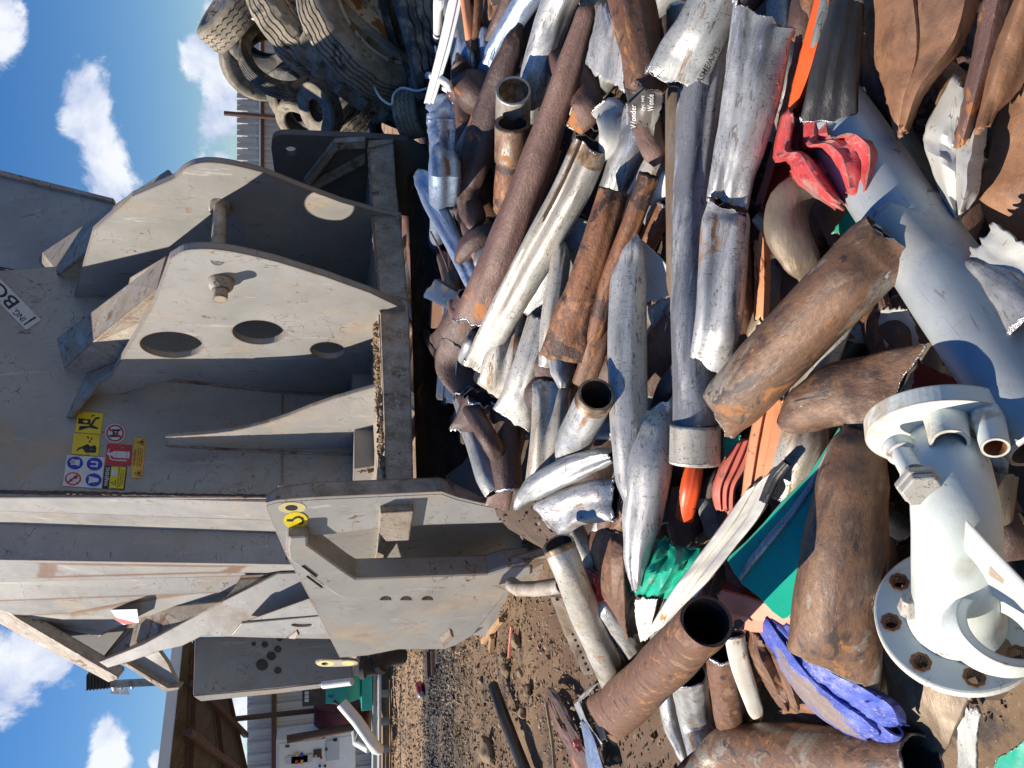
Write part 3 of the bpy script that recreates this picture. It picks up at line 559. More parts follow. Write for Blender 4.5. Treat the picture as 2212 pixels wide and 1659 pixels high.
cir = lambda x, y, r, n=26: [(x+r*math.cos(6.2832*i/n), y+r*math.sin(6.2832*i/n)) for i in range(n)]
def ringp(x, y, r, r2, n=26): return [cir(x, y, r, n), cir(x, y, r2, n)]
F.put('disc', [cir(.25,.23,.21), cir(.75,.76,.21), cir(.76,.25,.21)], 'decal_blue', 1)
F.put('ring', [cir(.24,.76,.21)], 'decal_red', 1); F.put('ring_inner', [cir(.24,.76,.165)], 'decal_white', 2)
F.put('symbol', [[(.10,.85),(.13,.89),(.38,.67),(.35,.63)]], 'decal_red', 3)
F.put('symbol', [[(.12,.36),(.24,.35),(.36,.36),(.35,.30),(.30,.10),(.20,.10),(.15,.30)][::-1], [(.68,.76),(.86,.78),(.86,.86),(.68,.86)][::-1]+[], [(.66,.64),(.86,.64),(.86,.72),(.80,.90),(.74,.88),(.68,.74)], [(.66,.34),(.66,.16),(.84,.16),(.86,.34),(.80,.36),(.79,.2),(.72,.2),(.71,.36)]], 'decal_white', 2)
F.put('symbol', [cir(.19,.80,.05,12), cir(.29,.70,.06,12)], 'stain', 2)
F = sticker(((271,958),(271,916),(227,916),(227,958)), 'paint', 'round sign forbidding standing on the rail')
bpy.data.objects.remove(F.parent)
F.parent = None
F.parent = F.put('warning_sign', [cir(.5,.5,.5,36)], 'decal_white', 0, parent=mach); F.parent['label'] = 'round white and red prohibition sign'
F.put('ring', [cir(.5,.5,.44,36)], 'decal_red', 1); F.put('ring_inner', [cir(.5,.5,.35,36)], 'decal_white', 2)
F.put('symbol', [[(.30,.22),(.40,.22),(.40,.78),(.30,.78)], [(.60,.22),(.70,.22),(.70,.78),(.60,.78)], [(.40,.52),(.60,.52),(.60,.62),(.40,.62)], [(.40,.34),(.60,.34),(.60,.42),(.40,.42)]], 'decal_black', 3)
F.put('bar', [[(.74,.86),(.80,.80),(.26,.14),(.20,.20)]], 'decal_red', 4)
F = sticker(((283,1007),(286,962),(232,959),(228,1004)), 'decal_red', 'red fire extinguisher sign')
F.put('symbol', [[(.34,.08),(.66,.08),(.66,.68),(.58,.80),(.56,.92),(.74,.88),(.76,.92),(.50,.97),(.44,.92),(.44,.80),(.34,.68)], [(.26,.84),(.20,.72),(.20,.20),(.26,.16),(.25,.70),(.30,.80),(.44,.86),(.44,.90)]], 'decal_white', 1)
F.put('band', [[(.34,.18),(.66,.18),(.66,.20),(.34,.20)], [(.34,.60),(.66,.60),(.66,.615),(.34,.615)]], 'decal_red', 2)
F = sticker(((269,1059),(275,1009),(227,1006),(221,1056)), 'decal_black', 'black and yellow WARNING sign about the manual')
F.put('field', [[(.04,.05),(.97,.05),(.97,.70),(.04,.70)]], 'yellow', 1)
F.text('lettering', 'WARNING', .10, .76, .92, .94, 'decal_white', 2)
F.put('symbol', [[(.16,.42),(.38,.42),(.27,.66)]], 'decal_black', 2); F.put('symbol', [[(.20,.45),(.34,.45),(.27,.60)]], 'yellow', 3)
F.put('book', [[(.56,.42),(.84,.42),(.84,.66),(.56,.66)]], 'decal_white', 2)
for i, l in enumerate(('BEFORE USING THE MACHINE', 'READ CAREFULLY THE', 'INSTRUCTION MANUAL')): F.text('lettering', l, .08+.06*i, .30-.10*i, .94-.04*i, .36-.10*i, 'decal_black', 2)
F = sticker(((307,1034),(315,947),(291,946),(283,1033)), 'amber', 'narrow orange WARNING sign about explosive objects')
F.text('lettering', 'WARNING', .30, .72, .70, .94, 'decal_black', 1)
for i, l in enumerate(('DO NOT USE THE MACHINE', 'WITH EXPLOSIVE OR', 'INFLAMMABLE OBJETS')): F.text('lettering', l, .28, .50-.19*i, .74, .61-.19*i, 'decal_black', 1)
for x0 in (.03, .80):
    F.put('triangle', [[(x0,.10),(x0+.17,.10),(x0+.085,.82)]], 'decal_black', 1); F.put('triangle_inner', [[(x0+.022,.16),(x0+.148,.16),(x0+.085,.70)]], 'amber', 2)
    F.put('flame', [[(x0+.06,.2),(x0+.11,.2),(x0+.12,.34),(x0+.085,.5),(x0+.05,.34)]], 'decal_black', 3)
# long maker's plate
upq = Pp
F = sticker(((90,692),(-50,552),(-83,574),(57,714)), 'decal_white', 'white sticker with black letters ING. BON', pl=Pp, name='name_sticker')
F.put('bar', [[(.05,.12),(.07,.12),(.07,.88),(.05,.88)]], 'decal_black', 1)
F.text('lettering', 'ING.', .10, .52, .26, .88, 'decal_black', 1); F.text('lettering', 'BONF', .29, .12, .97, .88, 'decal_black', 1)
# hook sticker + yellow paint round the eye
F = Face((651,1141),(648,1103),(626,1105),(630,1143), Ps, .004)
F = Face((665,1141),(665,1105),(612,1105),(612,1141), Ps, .004)
hk = F.put('hook_sticker', [cir(.5,.5,.5,32)], 'yellow', 0, parent=mach); hk['label'] = 'round yellow hook sticker'
F.parent = hk
F.put('symbol', [[(.45,.86),(.58,.86),(.58,.66),(.74,.52),(.78,.36),(.68,.20),(.50,.14),(.32,.20),(.24,.34),(.34,.40),(.40,.28),(.52,.24),(.64,.32),(.66,.42),(.56,.56),(.45,.62)]], 'decal_black', 1)
o = slab('yellow_spray_mark', ell(631,1097,30,12,30), (Ps[0]-nS*.002, Ps[1]), .001, 'yellow_spray', mach, holes=[ell(630,1097,14,6.4)], bevel=0)
# decal inside the flare
F = Face((300,1345),(296,1316),(150,1320),(180,1362), (at(250,1335,7.0), fl[1]), .0)
F.parent = mach
F.put('decal', [[(.0,.0),(1,.0),(1,1),(.0,.3)]], 'decal_white', 0); F.put('red_stripe', [[(.0,.2),(.25,.35),(.95,.95),(1,.75),(.3,.2),(.0,.05)]], 'decal_red', 1)

# weld beads, a hydraulic hose and bolts on the machine
def bead(pts, r=.010, m='paint_dusty', name='weld_bead'):
    P_ = []; 
    for i in range(len(pts)-1):
        a_, b_ = pts[i], pts[i+1]; k_ = max(4, int((b_-a_).length/.02))
        P_ += [a_.lerp(b_, j/k_) + Vector((rnd.gauss(0,1), rnd.gauss(0,1), rnd.gauss(0,1)))*.0015 for j in range(k_)]
    P_.append(pts[-1]); mb = MB(); mb.tube(P_, [r*(.8+.5*rnd.random()) for _ in P_], 7); return mb.build(name, m, mach, smooth=180)
PH = lambda u, v, pl, o=.004: hit(u, v, pl) + (CAM-hit(u, v, pl)).normalized()*o
bead([PH(u, v, Pp) for u, v in ((240,812),(380,822),(500,836),(612,848),(700,853),(812,856))])
bead([PH(u, v, Pp) for u, v in ((360,962),(440,967),(610,978),(760,982))])
bead([PH(u, v, Pp) for u, v in ((-20,1062),(300,1068),(600,1073),(800,1074))], .012, 'rust_dark')
bead([PH(u, v, Ps) for u, v in ((618,1190),(667,1160))], .008)
bead([PH(u, v, Pf, .0) for u, v in ((795,320),(808,520),(822,676))], .009)
for (u, v) in ((760,940),(752,950)):
    q_ = PH(u, v, Pp, .0); mb = MB(); mb.tube([q_, q_+(CAM-q_).normalized()*.05], .03, 6); mb.build('bolt', 'paint_dusty', mach, bevel=.004)
# ------------------------------------------------------------------ fence, canopy and plant at the back
def corr_sheet(name, x0, x1, y, z0, z1, parent, m='corr', pitch=.30, amp=.055, ydir=-1, seed=3):
    mb = MB(); xs = []; x = x0; r = random.Random(seed)
    while x < x1:
        for dx_, a in ((0,0),(.025,1),(.07,1),(.095,0),(.16,0),(.17,.25),(.185,.25),(.195,0)): xs.append((x+dx_, a))
        x += pitch
    vs = []; rows = 10
    for j in range(rows+1):
        z = z0+(z1-z0)*j/rows
        vs += [(x_, y + ydir*(amp*a) + .03*noise.noise((x_*.5, z*.8, seed)), z) for x_, a in xs]
    w = len(xs); mb.add(vs, [(j*w+i, j*w+i+1, (j+1)*w+i+1, (j+1)*w+i) for j in range(rows) for i in range(w-1)])
    return mb.build(name, m, parent, solid=.004)
def z_at(u, y):
    r = ray(u, 829.5); return CAMZ + r.z/r.y*y
def x_at(v, u, y):
    r = ray(u, v); return r.x/r.y*y
YF = 19.5
fr = thing('corrugated_fence', (8, YF, 0), 'tall pale corrugated metal fence with brown rails behind the tyres', 'fence')
ztop = z_at(512, YF)
corr_sheet('metal_sheet', 1.5, 16, YF, 0, ztop, fr)
for uu in (566, 660, 760):
    mb = MB(); mb.box((8.5, YF-.09, z_at(uu, YF)), (8, .04, .055)); mb.build('rail', 'brown_steel', fr, bevel=.005)
mb = MB(); mb.box((8.5, YF-.12, z_at(562, YF)), (8, .03, .02)); mb.build('rail_lip', 'white_metal', fr)
mb = MB(); a = Vector((x_at(245, 490, YF-.3), YF-.3, z_at(484, YF-.3))); mb.tube([a, Vector((a.x, a.y, 0))], .055, 14)
tag(mb.build('fence_post', 'brown_steel', smooth=60), 'thin brown steel post rising above the corrugated fence behind the tyres', 'post')
fl_ = thing('corrugated_fence', (-8, YF, 0), 'pale corrugated metal wall behind the electrical cabinet at the left edge', 'fence')
corr_sheet('metal_sheet', -16, -2.5, YF, 0, z_at(534, YF), fl_, seed=9)
for uu in (592, 690):
    mb = MB(); mb.box((-8, YF-.09, z_at(uu, YF)), (6, .04, .06)); mb.build('rail', 'brown_steel', fl_, bevel=.005)
# canopy: corrugated roof seen from below
can = thing('canopy', (-6, 12, 0), 'open-sided metal canopy with dark corrugated underside over the power unit', 'canopy')
KS = 1.25
G = lambda u, v, y: (lambda r: CAM + r*(y*KS/r.y))(ray(u, v))
c1, c2, c3, c4 = G(352,1489,10.5), G(405,1389,10.5), G(492,1511,14.4), G(545,1690,14.4)
c1, c4b = G(343,1590,10.2), G(350,1500,10.6)
# roof plane corners: front edge (near) and back edge (far)
f0, f1 = G(367,1680,9.8), G(400,1370,11.2)
b0, b1 = G(560,1790,14.6), G(483,1470,14.9)
mb = MB(); nn = 60; vs = []
for j in range(9):
    for i in range(nn*4+1):
        s_, t_ = i/(nn*4), j/8; p = (f0*(1-s_)+f1*s_)*(1-t_) + (b0*(1-s_)+b1*s_)*t_
        vs.append(p + Vector((0,0,.03*(1 if i % 4 in (1,2) else 0))))
w = nn*4+1; mb.add(vs, [(j*w+i, j*w+i+1, (j+1)*w+i+1, (j+1)*w+i) for j in range(8) for i in range(w-1)])
mb.build('roof', 'roof_under', can, solid=.006)
up = Vector((0,0,1))
for t_ in (.12, .5, .92):
    mb = MB(); a, b = f0.lerp(b0, t_)-up*.08, f1.lerp(b1, t_)-up*.08; mb.tube([a, b], .06, 4); mb.build('purlin', 'brown_steel', can)
for s_ in (.28, .62):
    mb = MB(); a, b = f0.lerp(f1, s_)-up*.2, b0.lerp(b1, s_)-up*.2; mb.tube([a, b], .07, 4); mb.build('rafter', 'brown_steel', can)
mb = MB(); a, b = G(328,1600,9.9), G(357,1487,10.4); e = Vector((0,0,.17)); bk_ = Vector((.1,.3,0))
a, b = f0+up*.02, f1+up*.02; mb.add([a, b, b+e, a+e, a+bk_, b+bk_, b+e+bk_, a+e+bk_], [(0,1,2,3),(7,6,5,4),(0,4,5,1),(3,2,6,7),(0,3,7,4),(1,5,6,2)])
mb.build('fascia', 'white_metal', can, bevel=.004)
mb = MB(); p = G(507,1553,13.5); mb.tube([p, Vector((p.x, p.y, 0))], .06, 4); mb.build('column', 'brown_steel', can)
mb = MB(); p = G(400,1760,11); mb.tube([p, Vector((p.x, p.y, 0))], .06, 4); mb.build('column', 'brown_steel', can)
mb = MB(); p, q = f1-up*.1, f1+Vector((0,0,-.9))+Vector((.4,.3,0)); mb.tube([G(383,1440,11.2), G(470,1500,11.4)], .05, 4); mb.build('brace', 'brown_steel', can)
# power unit under the canopy
KS = 1.6; YC = 10.0
cbn = thing('electrical_cabinet', G(770,1610,YC), 'white electrical cabinet with round buttons standing at the left edge', 'cabinet')
Y2 = YC*KS; xa, xb = x_at(1590,680,Y2), x_at(1800,680,Y2); za, zb = z_at(768,Y2), z_at(596,Y2)
mb = MB(); mb.box(((xa+xb)/2, Y2+.25, (za+zb)/2), ((xa-xb)/2*-1 if xa < xb else (xa-xb)/2, .25, (zb-za)/2)); mb.build('body', 'white_metal', cbn, bevel=.012)
mb = MB(); mb.box(((xa+xb)/2-.02, Y2-.012, (za+zb)/2), (abs(xa-xb)/2-.05, .012, (zb-za)/2-.05)); mb.build('door', 'white_metal', cbn, bevel=.006)
def plate(nm, u, v, w, h, m, par, y=YC-.028, d=.006):
    p = G(u, v, y); mb = MB(); mb.box(p, (w*.8, d, h*.8)); return mb.build(nm, m, par, bevel=.002)
for (u, v, m) in ((699,1592,'decal_red'),(705,1618,'decal_black'),(681,1622,'dark'),(682,1632,'amber'),(694,1636,'decal_red'),(702,1654,'dark'),(691,1654,'decal_blue')):
    mb = MB(); p = G(u, v, YC-.03); mb.tube([p, p+Vector((0,-.03,0))], .026, 14); mb.build('button', m, cbn, smooth=40)
for (u, v, w, h, m) in ((719,1620,.26,.16,'corr'),(686,1627,.10,.10,'dark'),(642,1640,.10,.26,'decal_white'),(652,1640,.10,.26,'decal_white'),(724,1598,.04,.05,'dark'),(621,1612,.03,.05,'dark')):
    plate('plate', u, v, w, h, m, cbn)
for k in range(4): plate('sign_mark', 641+(k % 2)*11, 1630+(k//2)*16, .05, .035, ('amber','decal_blue','decal_red','amber')[k], cbn, YC-.036)
pu = thing('hydraulic_unit', G(800,1520,9.6), 'teal and dark red hydraulic power unit on a steel frame behind the machine', 'power unit')
def bx(nm, u0, u1, v0, v1, y, d, m, par, bev=.01):
    a, b = G(u0, v0, y), G(u1, v1, y); mb = MB(); y = a.y; d = d*1.6; mb.box(((a.x+b.x)/2, y+d/2, (a.z+b.z)/2), (abs(a.x-b.x)/2, d/2, abs(a.z-b.z)/2)); return mb.build(nm, m, par, bevel=bev)
kb = bx('control_box', 653, 703, 1487, 1522, 9.4, .3, 'dark', pu); 
bx('screen', 660, 690, 1491, 1504, 9.38, .03, 'stain', kb, .003)
for k in range(3): bx('key', 658, 667, 1494+8*k+.5, 1500+8*k, 9.37, .03, 'decal_white', kb, .002)
F = None
bx('panel', 703, 752, 1480, 1516, 9.4, .4, 'teal', pu)
fpl = (G(727, 1498, 9.4), Vector((0,-1,0)))
F = Face((749,1514),(749,1484),(708,1484),(708,1514), fpl, .006); F.parent = pu
F.put('emblem', [[(.25,.72),(.45,.72),(.45,.80),(.35,.80),(.35,.88),(.45,.88),(.45,.95),(.25,.95)]], 'decal_blue', 0)
mb = MB(); a = G(735,1440,9.7); b = G(735,1500,9.7); mb.tube([a, b], .48, 28); mb.build('motor', 'teal', pu, smooth=40, bevel=.02)
bx('frame_plate', 781, 804, 1440, 1534, 9.5, .4, 'teal', pu)
mb = MB(); mb.tube([G(740,1512,10.4), G(740,1572,10.4)], .6, 28); mb.build('pump', 'dark_red', pu, smooth=40, bevel=.02)
mb = MB(); mb.tube([G(738,1519,9.2), G(770,1556,9.1), G(800,1598,9.0), G(812,1616,9.0), G(818,1618,9.3)], .11, 14); mb.build('white_pipe', 'white_metal', pu, smooth=60)
bx('base_rail', 805, 814, 1430, 1850, 9.6, .2, 'corr', pu); bx('base_rail', 818, 824, 1450, 1850, 9.3, .2, 'corr', pu)
mb = MB(); mb.tube([G(620,1597,9.7), G(700,1583,9.7), G(790,1566,9.7)], .08, 10); mb.build('pipe', 'brown_steel', pu, smooth=60)
mb = MB(); mb.tube([G(772,1560,9.8), G(776,1600,9.6), G(800,1612,9.5)], .14, 12); mb.build('grey_pipe', 'corr', pu, smooth=60)
mb = MB(); mb.tube([G(722,1515,9.3), G(760,1542,9.4), G(775,1580,9.4), G(768,1600,9.5)], .03, 8); mb.build('cable', 'dark', pu, smooth=60)
for v_ in (1500, 1560, 1620, 1680):
    p = G(815, v_, 9.7); mb = MB(); mb.tube([p, Vector((p.x, p.y, .0))], .08, 8); mb.build('leg', 'corr', pu)
KS = 1.
mb = MB(); mb.box((-12, 18.4, .0), (8.5, 2.6, .06)); tag(mb.build('concrete_pad', 'stone', bevel=.02), 0, 0, kind='structure')
# lamp pole with a small wind vane high behind the machine
lp = thing('floodlight', G(330,1476,9.0), 'black ribbed floodlight on a grey post above the machine', 'lamp')
mb = MB(); mb.tube([G(232,1478,9), G(380,1471,9)], .045, 4); mb.build('post', 'galv_dull', lp)
mb = MB(); a = G(214,1468,9); mb.box(a, (.085,.06,.11)); hd = mb.build('lamp_head', 'dark', lp, bevel=.012)
for k in range(7):
    mb = MB(); mb.box(a+Vector((0,-.07,-.1+.033*k)), (.08,.012,.005)); mb.build('fin', 'black', hd)
wv = thing('wind_sensor', G(262,1490,9.05), 'small white wind sensor beside the black floodlight', 'sensor')
mb = MB(); mb.tube([G(262,1480,9), G(262,1497,9)], .014, 10); mb.build('stem', 'white_metal', wv, smooth=60)
mb = MB(); mb.tube([G(247,1483,8.97), G(247,1491,8.97)], [.03,.02], 16); mb.build('cup', 'white_metal', wv, smooth=60)
mb = MB(); mb.tube([G(286,1482,8.97), G(286,1487,8.97)], [.022,.018], 16); mb.build('cup', 'white_metal', wv, smooth=60)
mb = MB(); p = G(258,1494,8.97); mb.add([p+Vector(q) for q in ((-.01,0,.09),(.01,0,.09),(.03,0,-.08),(-.04,0,-.1),(-.03,.01,0))], [(0,1,2,3,4)]); mb.build('vane', 'white_metal', wv, solid=.01)

# ------------------------------------------------------------------ tyres
def tyre(u, v, d, rpx, axis, label, m='tyre', W=.30, lugs=0, rimm=None, inner=.60, zig=5, tread=4, group='scrap tyres heaped beside the fence'):
    """axis: direction the visible sidewall faces, in (right, up, towards camera)"""
    c = at(u, v, d); r = rpx/FPX*d
    ax = (RGT*axis[0] - DWN*axis[1] - FWD*axis[2]).normalized()
    M = ax.to_track_quat('X', 'Z').to_matrix().to_4x4(); M.translation = c
    Wm = W*r
    prof = [(-.40,inner),(-.50,inner+.04),(-.56,inner+.14),(-.57,.84),(-.52,.95)]
    g = tread; 
    span = 1.0; pr = [( -.5, .965)]
    for k in range(g):
        x = -.5+(k+1)/(g+1); pr += [(x-.028,1.),(x-.016,.955),(x+.016,.955),(x+.028,1.)]
    pr += [(.5,.965)]
    prof += pr + [(.52,.95),(.57,.84),(.56,inner+.14),(.50,inner+.04),(.40,inner)]
    prof += [(.38,inner+.05),(.46,inner+.16),(.47,.82),(.42,.92),(0,.94),(-.42,.92),(-.47,.82),(-.46,inner+.16),(-.38,inner+.05)]
    n = 120; k = len(prof); vs = []; fs = []
    for i in range(n):
        th = 2*math.pi*i/n; sg = 1.02+.012*math.sin(th*2+u)
        for j, (x, q) in enumerate(prof):
            zx = .022*(1 if i % zig < zig/2 else -1) if (5 < j < 5+4*g+1) else 0
            qq = q*sg
            if lugs and q > .95 and 5 <= j < 5+4*g+1: qq = q*sg - (.0 if ((i*lugs/n + (x+.5)*(.7 if x < 0 else -.7)) % 1) < .45 else .085)
            vs.append(Vector(((x+zx)*Wm*2, math.cos(th)*qq*r, math.sin(th)*qq*r)))
        fs += [(i*k+j, i*k+(j+1) % k, ((i+1) % n)*k+(j+1) % k, ((i+1) % n)*k+j) for j in range(k)]
    mb = MB(); mb.add([M @ p for p in vs], fs)
    t = mb.build('tyre', m, M=M, smooth=35); tag(t, label, 'tyre', group)
    if rimm:
        pr2 = [(.46,inner+.035),(.50,inner+.03),(.48,inner-.02),(.30,inner-.06),(.24,inner-.10),(-.1,inner-.12),(-.12,.30),(-.02,.26),(-.02,.12),(.0,.0)]
        vs = []; fs = []; k = len(pr2)
        for i in range(48):
            th = 2*math.pi*i/48; vs += [M @ Vector((x*Wm*2, math.cos(th)*q*r, math.sin(th)*q*r)) for x, q in pr2]
            fs += [(i*k+j, i*k+j+1, ((i+1) % 48)*k+j+1, ((i+1) % 48)*k+j) for j in range(k-1)]
        mb = MB(); mb.add(vs, fs); mb.build('rim', rimm, t, smooth=40, solid=.006)
    return t
tyre(505, 22, 6.6, 92, (.45,.62,.62), 'dusty tyre on a pale rusty rim, topmost in the heap at the right edge', 'tyre_dusty', .30, rimm='rim', zig=4)
tyre(604, 130, 7.0, 84, (.28,-.42,.86), 'large hollow tyre leaning open against the pale fence', 'tyre', .24, inner=.72)
tyre(668, 40, 6.5, 140, (.42,-.72,.52), 'grey truck tyre with grooved tread below the topmost tyre', 'tyre_dusty', .22, inner=.66, zig=6, rimm='rim')
tyre(795, 62, 6.1, 158, (.34,-.74,.60), 'pale truck tyre with zigzag tread holding a rusty rim', 'tyre_dusty', .22, inner=.64, rimm='rim', zig=8, tread=5)
tyre(893, 60, 5.75, 150, (-.32,.90,.13), 'black truck tyre with smooth sidewall in front of the rusty rim', 'tyre', .26, zig=6)
tyre(692, 236, 6.9, 58, (-.45,.60,.60), 'small tyre with pale worn sidewall tilted above the big lugs', 'tyre_dusty', .26, inner=.40, zig=3)
tyre(800, 112, 6.65, 180, (.62,-.58,.40), 'tractor tyre with deep chunky lugs in the middle of the tyre heap', 'tyre_dusty', .36, lugs=20, tread=4)
tyre(655, 262, 7.4, 58, (-.7,.3,.4), 'thin dusty tyre nearly hidden behind the small tilted tyre', 'tyre_dusty', .3)
tyre(888, 245, 6.0, 52, (.10,-.95,.22), 'small tan tyre standing low beside the end of the machine', 'tyre_dusty', .45, zig=4)
tyre(845, 283, 6.5, 46, (-.6,.3,.6), 'small black tyre with torn sidewall beside the tan tyre', 'tyre', .3)
tyre(640, 215, 7.8, 70, (-.5,.4,.5), 'dark tyre in the shade behind the hollow tyre', 'tyre', .26)
tyre(570, 60, 7.6, 90, (-.5,.1,.8), 'black tyre wedged behind the topmost tyre', 'tyre', .26)
tyre(860, 170, 6.9, 70, (.4,.6,.3), 'black tyre lying deep under the tractor tyre', 'tyre', .3)
tyre(735, 215, 8.0, 120, (.3,.5,.6), 'black tyre seen between the lugs and the hollow tyre', 'tyre', .26)
tyre(560, 130, 8.2, 80, (-.3,-.4,.6), 'dusty tyre standing against the fence behind the others', 'tyre_dusty', .26)
tyre(720, -60, 7.4, 150, (-.4,.2,.6), 'black tyre cut off by the right edge behind the truck tyres', 'tyre', .26)
# loose rubber strip and white wires
def wire(name, pts, r, m, label, cat='wire', cyc=None):
    P = [at(*p) for p in pts]; Q = []
    for i in range(len(P)-1):
        p0, p1, p2, p3 = P[max(i-1,0)], P[i], P[i+1], P[min(i+2,len(P)-1)]
        for k in range(6):
            t = k/6; Q.append(.5*((2*p1)+(p2-p0)*t+(2*p0-5*p1+4*p2-p3)*t*t+(3*p1-p0-3*p2+p3)*t**3))
    Q.append(P[-1]); mb = MB(); mb.tube(Q, r, 8); return tag(mb.build(name, m, smooth=60), label, cat)
wire('rubber_strip', [(545,5,6.3),(575,35,6.2),(592,80,6.2),(602,115,6.2),(640,150,6.2),(668,160,6.3)], .022, 'tyre_dusty', 'curling rubber strip torn from a tyre on top of the heap', 'strip')
wire('white_cable', [(545,40,6.3),(570,50,6.25),(588,58,6.2)], .009, 'white_metal', 'thin white cable crossing the topmost tyre', 'cable')
wire('white_cable', [(808,187,5.9),(822,212,5.8),(845,226,5.8),(850,205,5.8),(868,190,5.7),(900,196,5.6),(925,190,5.5)], .009, 'white_metal', 'white cable looping below the black truck tyre', 'cable')
wire('wire', [(975,0,4.6),(950,30,4.55),(958,90,4.5),(968,115,4.45),(948,128,4.45),(940,100,4.5)], .006, 'white_metal', 'thin bent wire twisted round the white square tube', 'wire')
# ------------------------------------------------------------------ the scrap pile
def surf(u, v, lift=0.):
    r = ray(u, v); t = .4
    while t < 9:
        p = CAM + r*t
        if p.z < pile_h(p.x, p.y) + lift: break
        t += .02
    lo, hi = t-.02, t
    for _ in range(12):
        m_ = (lo+hi)/2; p = CAM + r*m_
        if p.z < pile_h(p.x, p.y)+lift: hi = m_
        else: lo = m_
    return CAM + r*hi
def cr(P, t):
    i = min(int(t), len(P)-2); f = t-i; p0, p1, p2, p3 = P[max(i-1,0)], P[i], P[i+1], P[min(i+2, len(P)-1)]
    return .5*((2*p1)+(p2-p0)*f+(2*p0-5*p1+4*p2-p3)*f*f+(3*p1-p0-3*p2+p3)*f**3)
def crs(P, t):
    i = min(int(t), len(P)-2); f = t-i; f = f*f*(3-2*f); return P[i]*(1-f)+P[i+1]*f
PIPEN = [0]
def pipe(pts, m, label, cut='cut', jag=.2, sk=(0,0), dent=.068, fold=None, wall=.005, name='scrap_pipe', cat='pipe', N_=44, group=None, thread=None, lift=0, ext=None, inner='inner', seed=None, open_=True):
    """pts: (u, v, width_px, lift, depth ratio) along the axis. sk: end skew (in widths). fold: (position across -1..1, depth, width)"""
    PIPEN[0] += 1; sd_ = seed if seed is not None else PIPEN[0]*3.7
    C = [surf(p[0], p[1], p[3]+lift) for p in pts]
    depth = [(c-CAM).dot(FWD) for c in C]
    wd = [p[2]/FPX*d/2 for p, d in zip(pts, depth)]; rt = [p[4] if len(p) > 4 else 1. for p in pts]
    n = len(C); length = sum((C[i+1]-C[i]).length for i in range(n-1))
    rings = max(14, min(60, int(length/.014)))
    x = (C[-1]-C[0]).normalized(); O = C[0]
    zt = (CAM-O); z = (zt - x*zt.dot(x)).normalized(); y = z.cross(x)
    M = Matrix((x, y, z)).transposed().to_4x4(); M.translation = O
    def section(i, off):
        t = (n-1)*i/rings; c = cr(C, t); tn = (cr(C, min(t+.02, n-1.0001))-cr(C, max(t-.02, 0))).normalized()
        view = (CAM-c).normalized(); nn = (view - tn*view.dot(tn)).normalized(); side = nn.cross(tn)
        a = crs(wd, t); q = crs(rt, t); b = a*q
        e = 2.0
        if q < .5: e = 2.0 + (1-q/.5)*.9
        if q > 2: e = 2.0+.5
        s = i/rings; vs = []
        for k in range(N_):
            th = 2*math.pi*k/N_; ct, st = math.cos(th), math.sin(th)
            cx = math.copysign(abs(ct)**(2/e), ct); cy = math.copysign(abs(st)**(2/e), st)
            dn = noise.noise((cx*.9+sd_, cy*.9, s*length*4+sd_))*dent*1.5 + (.35-abs(noise.noise((cx*1.6+sd_, cy*1.6, s*length*9))))*dent*1.1 - abs(noise.noise((cx*1.4+sd_+5, cy*1.1, s*length*2.6+sd_)))*dent*2.6 + noise.noise((cx*4+sd_, cy*4, s*length*40))*dent*.25
            aa, bb = max(a-off, .0015), max(b-off, .0012)
            px_, py_ = cx*aa*(1+dn*.5), cy*bb*(1+dn)
            if fold:
                for (fx, fd, fw) in (fold if isinstance(fold[0], tuple) else [fold]):
                    g = math.exp(-((cx-fx)/fw)**2)*fd*(.6+.4*math.sin(s*3.1+sd_))
                    py_ -= g*bb*(1 if cy > -.2 else .3)*2
            p = c + side*px_ + nn*py_
            en = 0
            if i == 0: en = -sk[0]*cx*a - jag*.05*a*(1.6*noise.noise((cx*2.6, cy*2.6+sd_, 2.))+.7*noise.noise((cx*7+sd_, cy*7, 7.))+.3*noise.noise((cx*17, cy*17, sd_)))*4
            if i == rings: en = sk[1]*cx*a + jag*.05*a*(1.6*noise.noise((cx*2.6, cy*2.6+sd_, 9.))+.7*noise.noise((cx*7+sd_, cy*7, 4.))+.3*noise.noise((cx*17, cy*17, sd_)))*4
            if i == 1: en = -sk[0]*cx*a*.7
            if i == rings-1: en = sk[1]*cx*a*.7
            vs.append(p + tn*en)
        return vs
    mb = MB(); vo = []; vi = []
    for i in range(rings+1): vo += section(i, 0)
    K = min(rings, 10)
    mb.add(vo, [(i*N_+k, i*N_+(k+1) % N_, (i+1)*N_+(k+1) % N_, (i+1)*N_+k) for i in range(rings) for k in range(N_)])
    for i in range(rings+1): vi += section(i, wall)
    mb.add(vi, [(i*N_+k, (i+1)*N_+k, (i+1)*N_+(k+1) % N_, i*N_+(k+1) % N_) for i in range(rings) for k in range(N_)], 1)
    o = mb.build(name, [m, inner], M=M, smooth=42)
    tag(o, label, cat, group)
    if cut:
        for a_, end in ((0, 'a'), (rings, 'b')):
            cb_ = MB(); A = vo[a_*N_:(a_+1)*N_]; B = vi[a_*N_:(a_+1)*N_]; t_ = (vo[0]-vo[N_]).normalized() if a_ == 0 else (vo[-1]-vo[-1-N_]).normalized()
            A2 = [p + t_*.0015 for p in A]; cen = sum(A, Vector())/N_
            A3 = [p*1.0 + (p-cen)*.012 - t_*(.004+.010*abs(noise.noise((k*.35, a_+sd_, 1)))) for k, p in enumerate(A)]
            vs = A3+A2+B; fs = []
            for k in range(N_): fs += [(k, (k+1) % N_, N_+(k+1) % N_, N_+k), (N_+k, N_+(k+1) % N_, 2*N_+(k+1) % N_, 2*N_+k)]
            cb_.add(vs, fs); cb_.build('cut_end', cut, o, smooth=180)
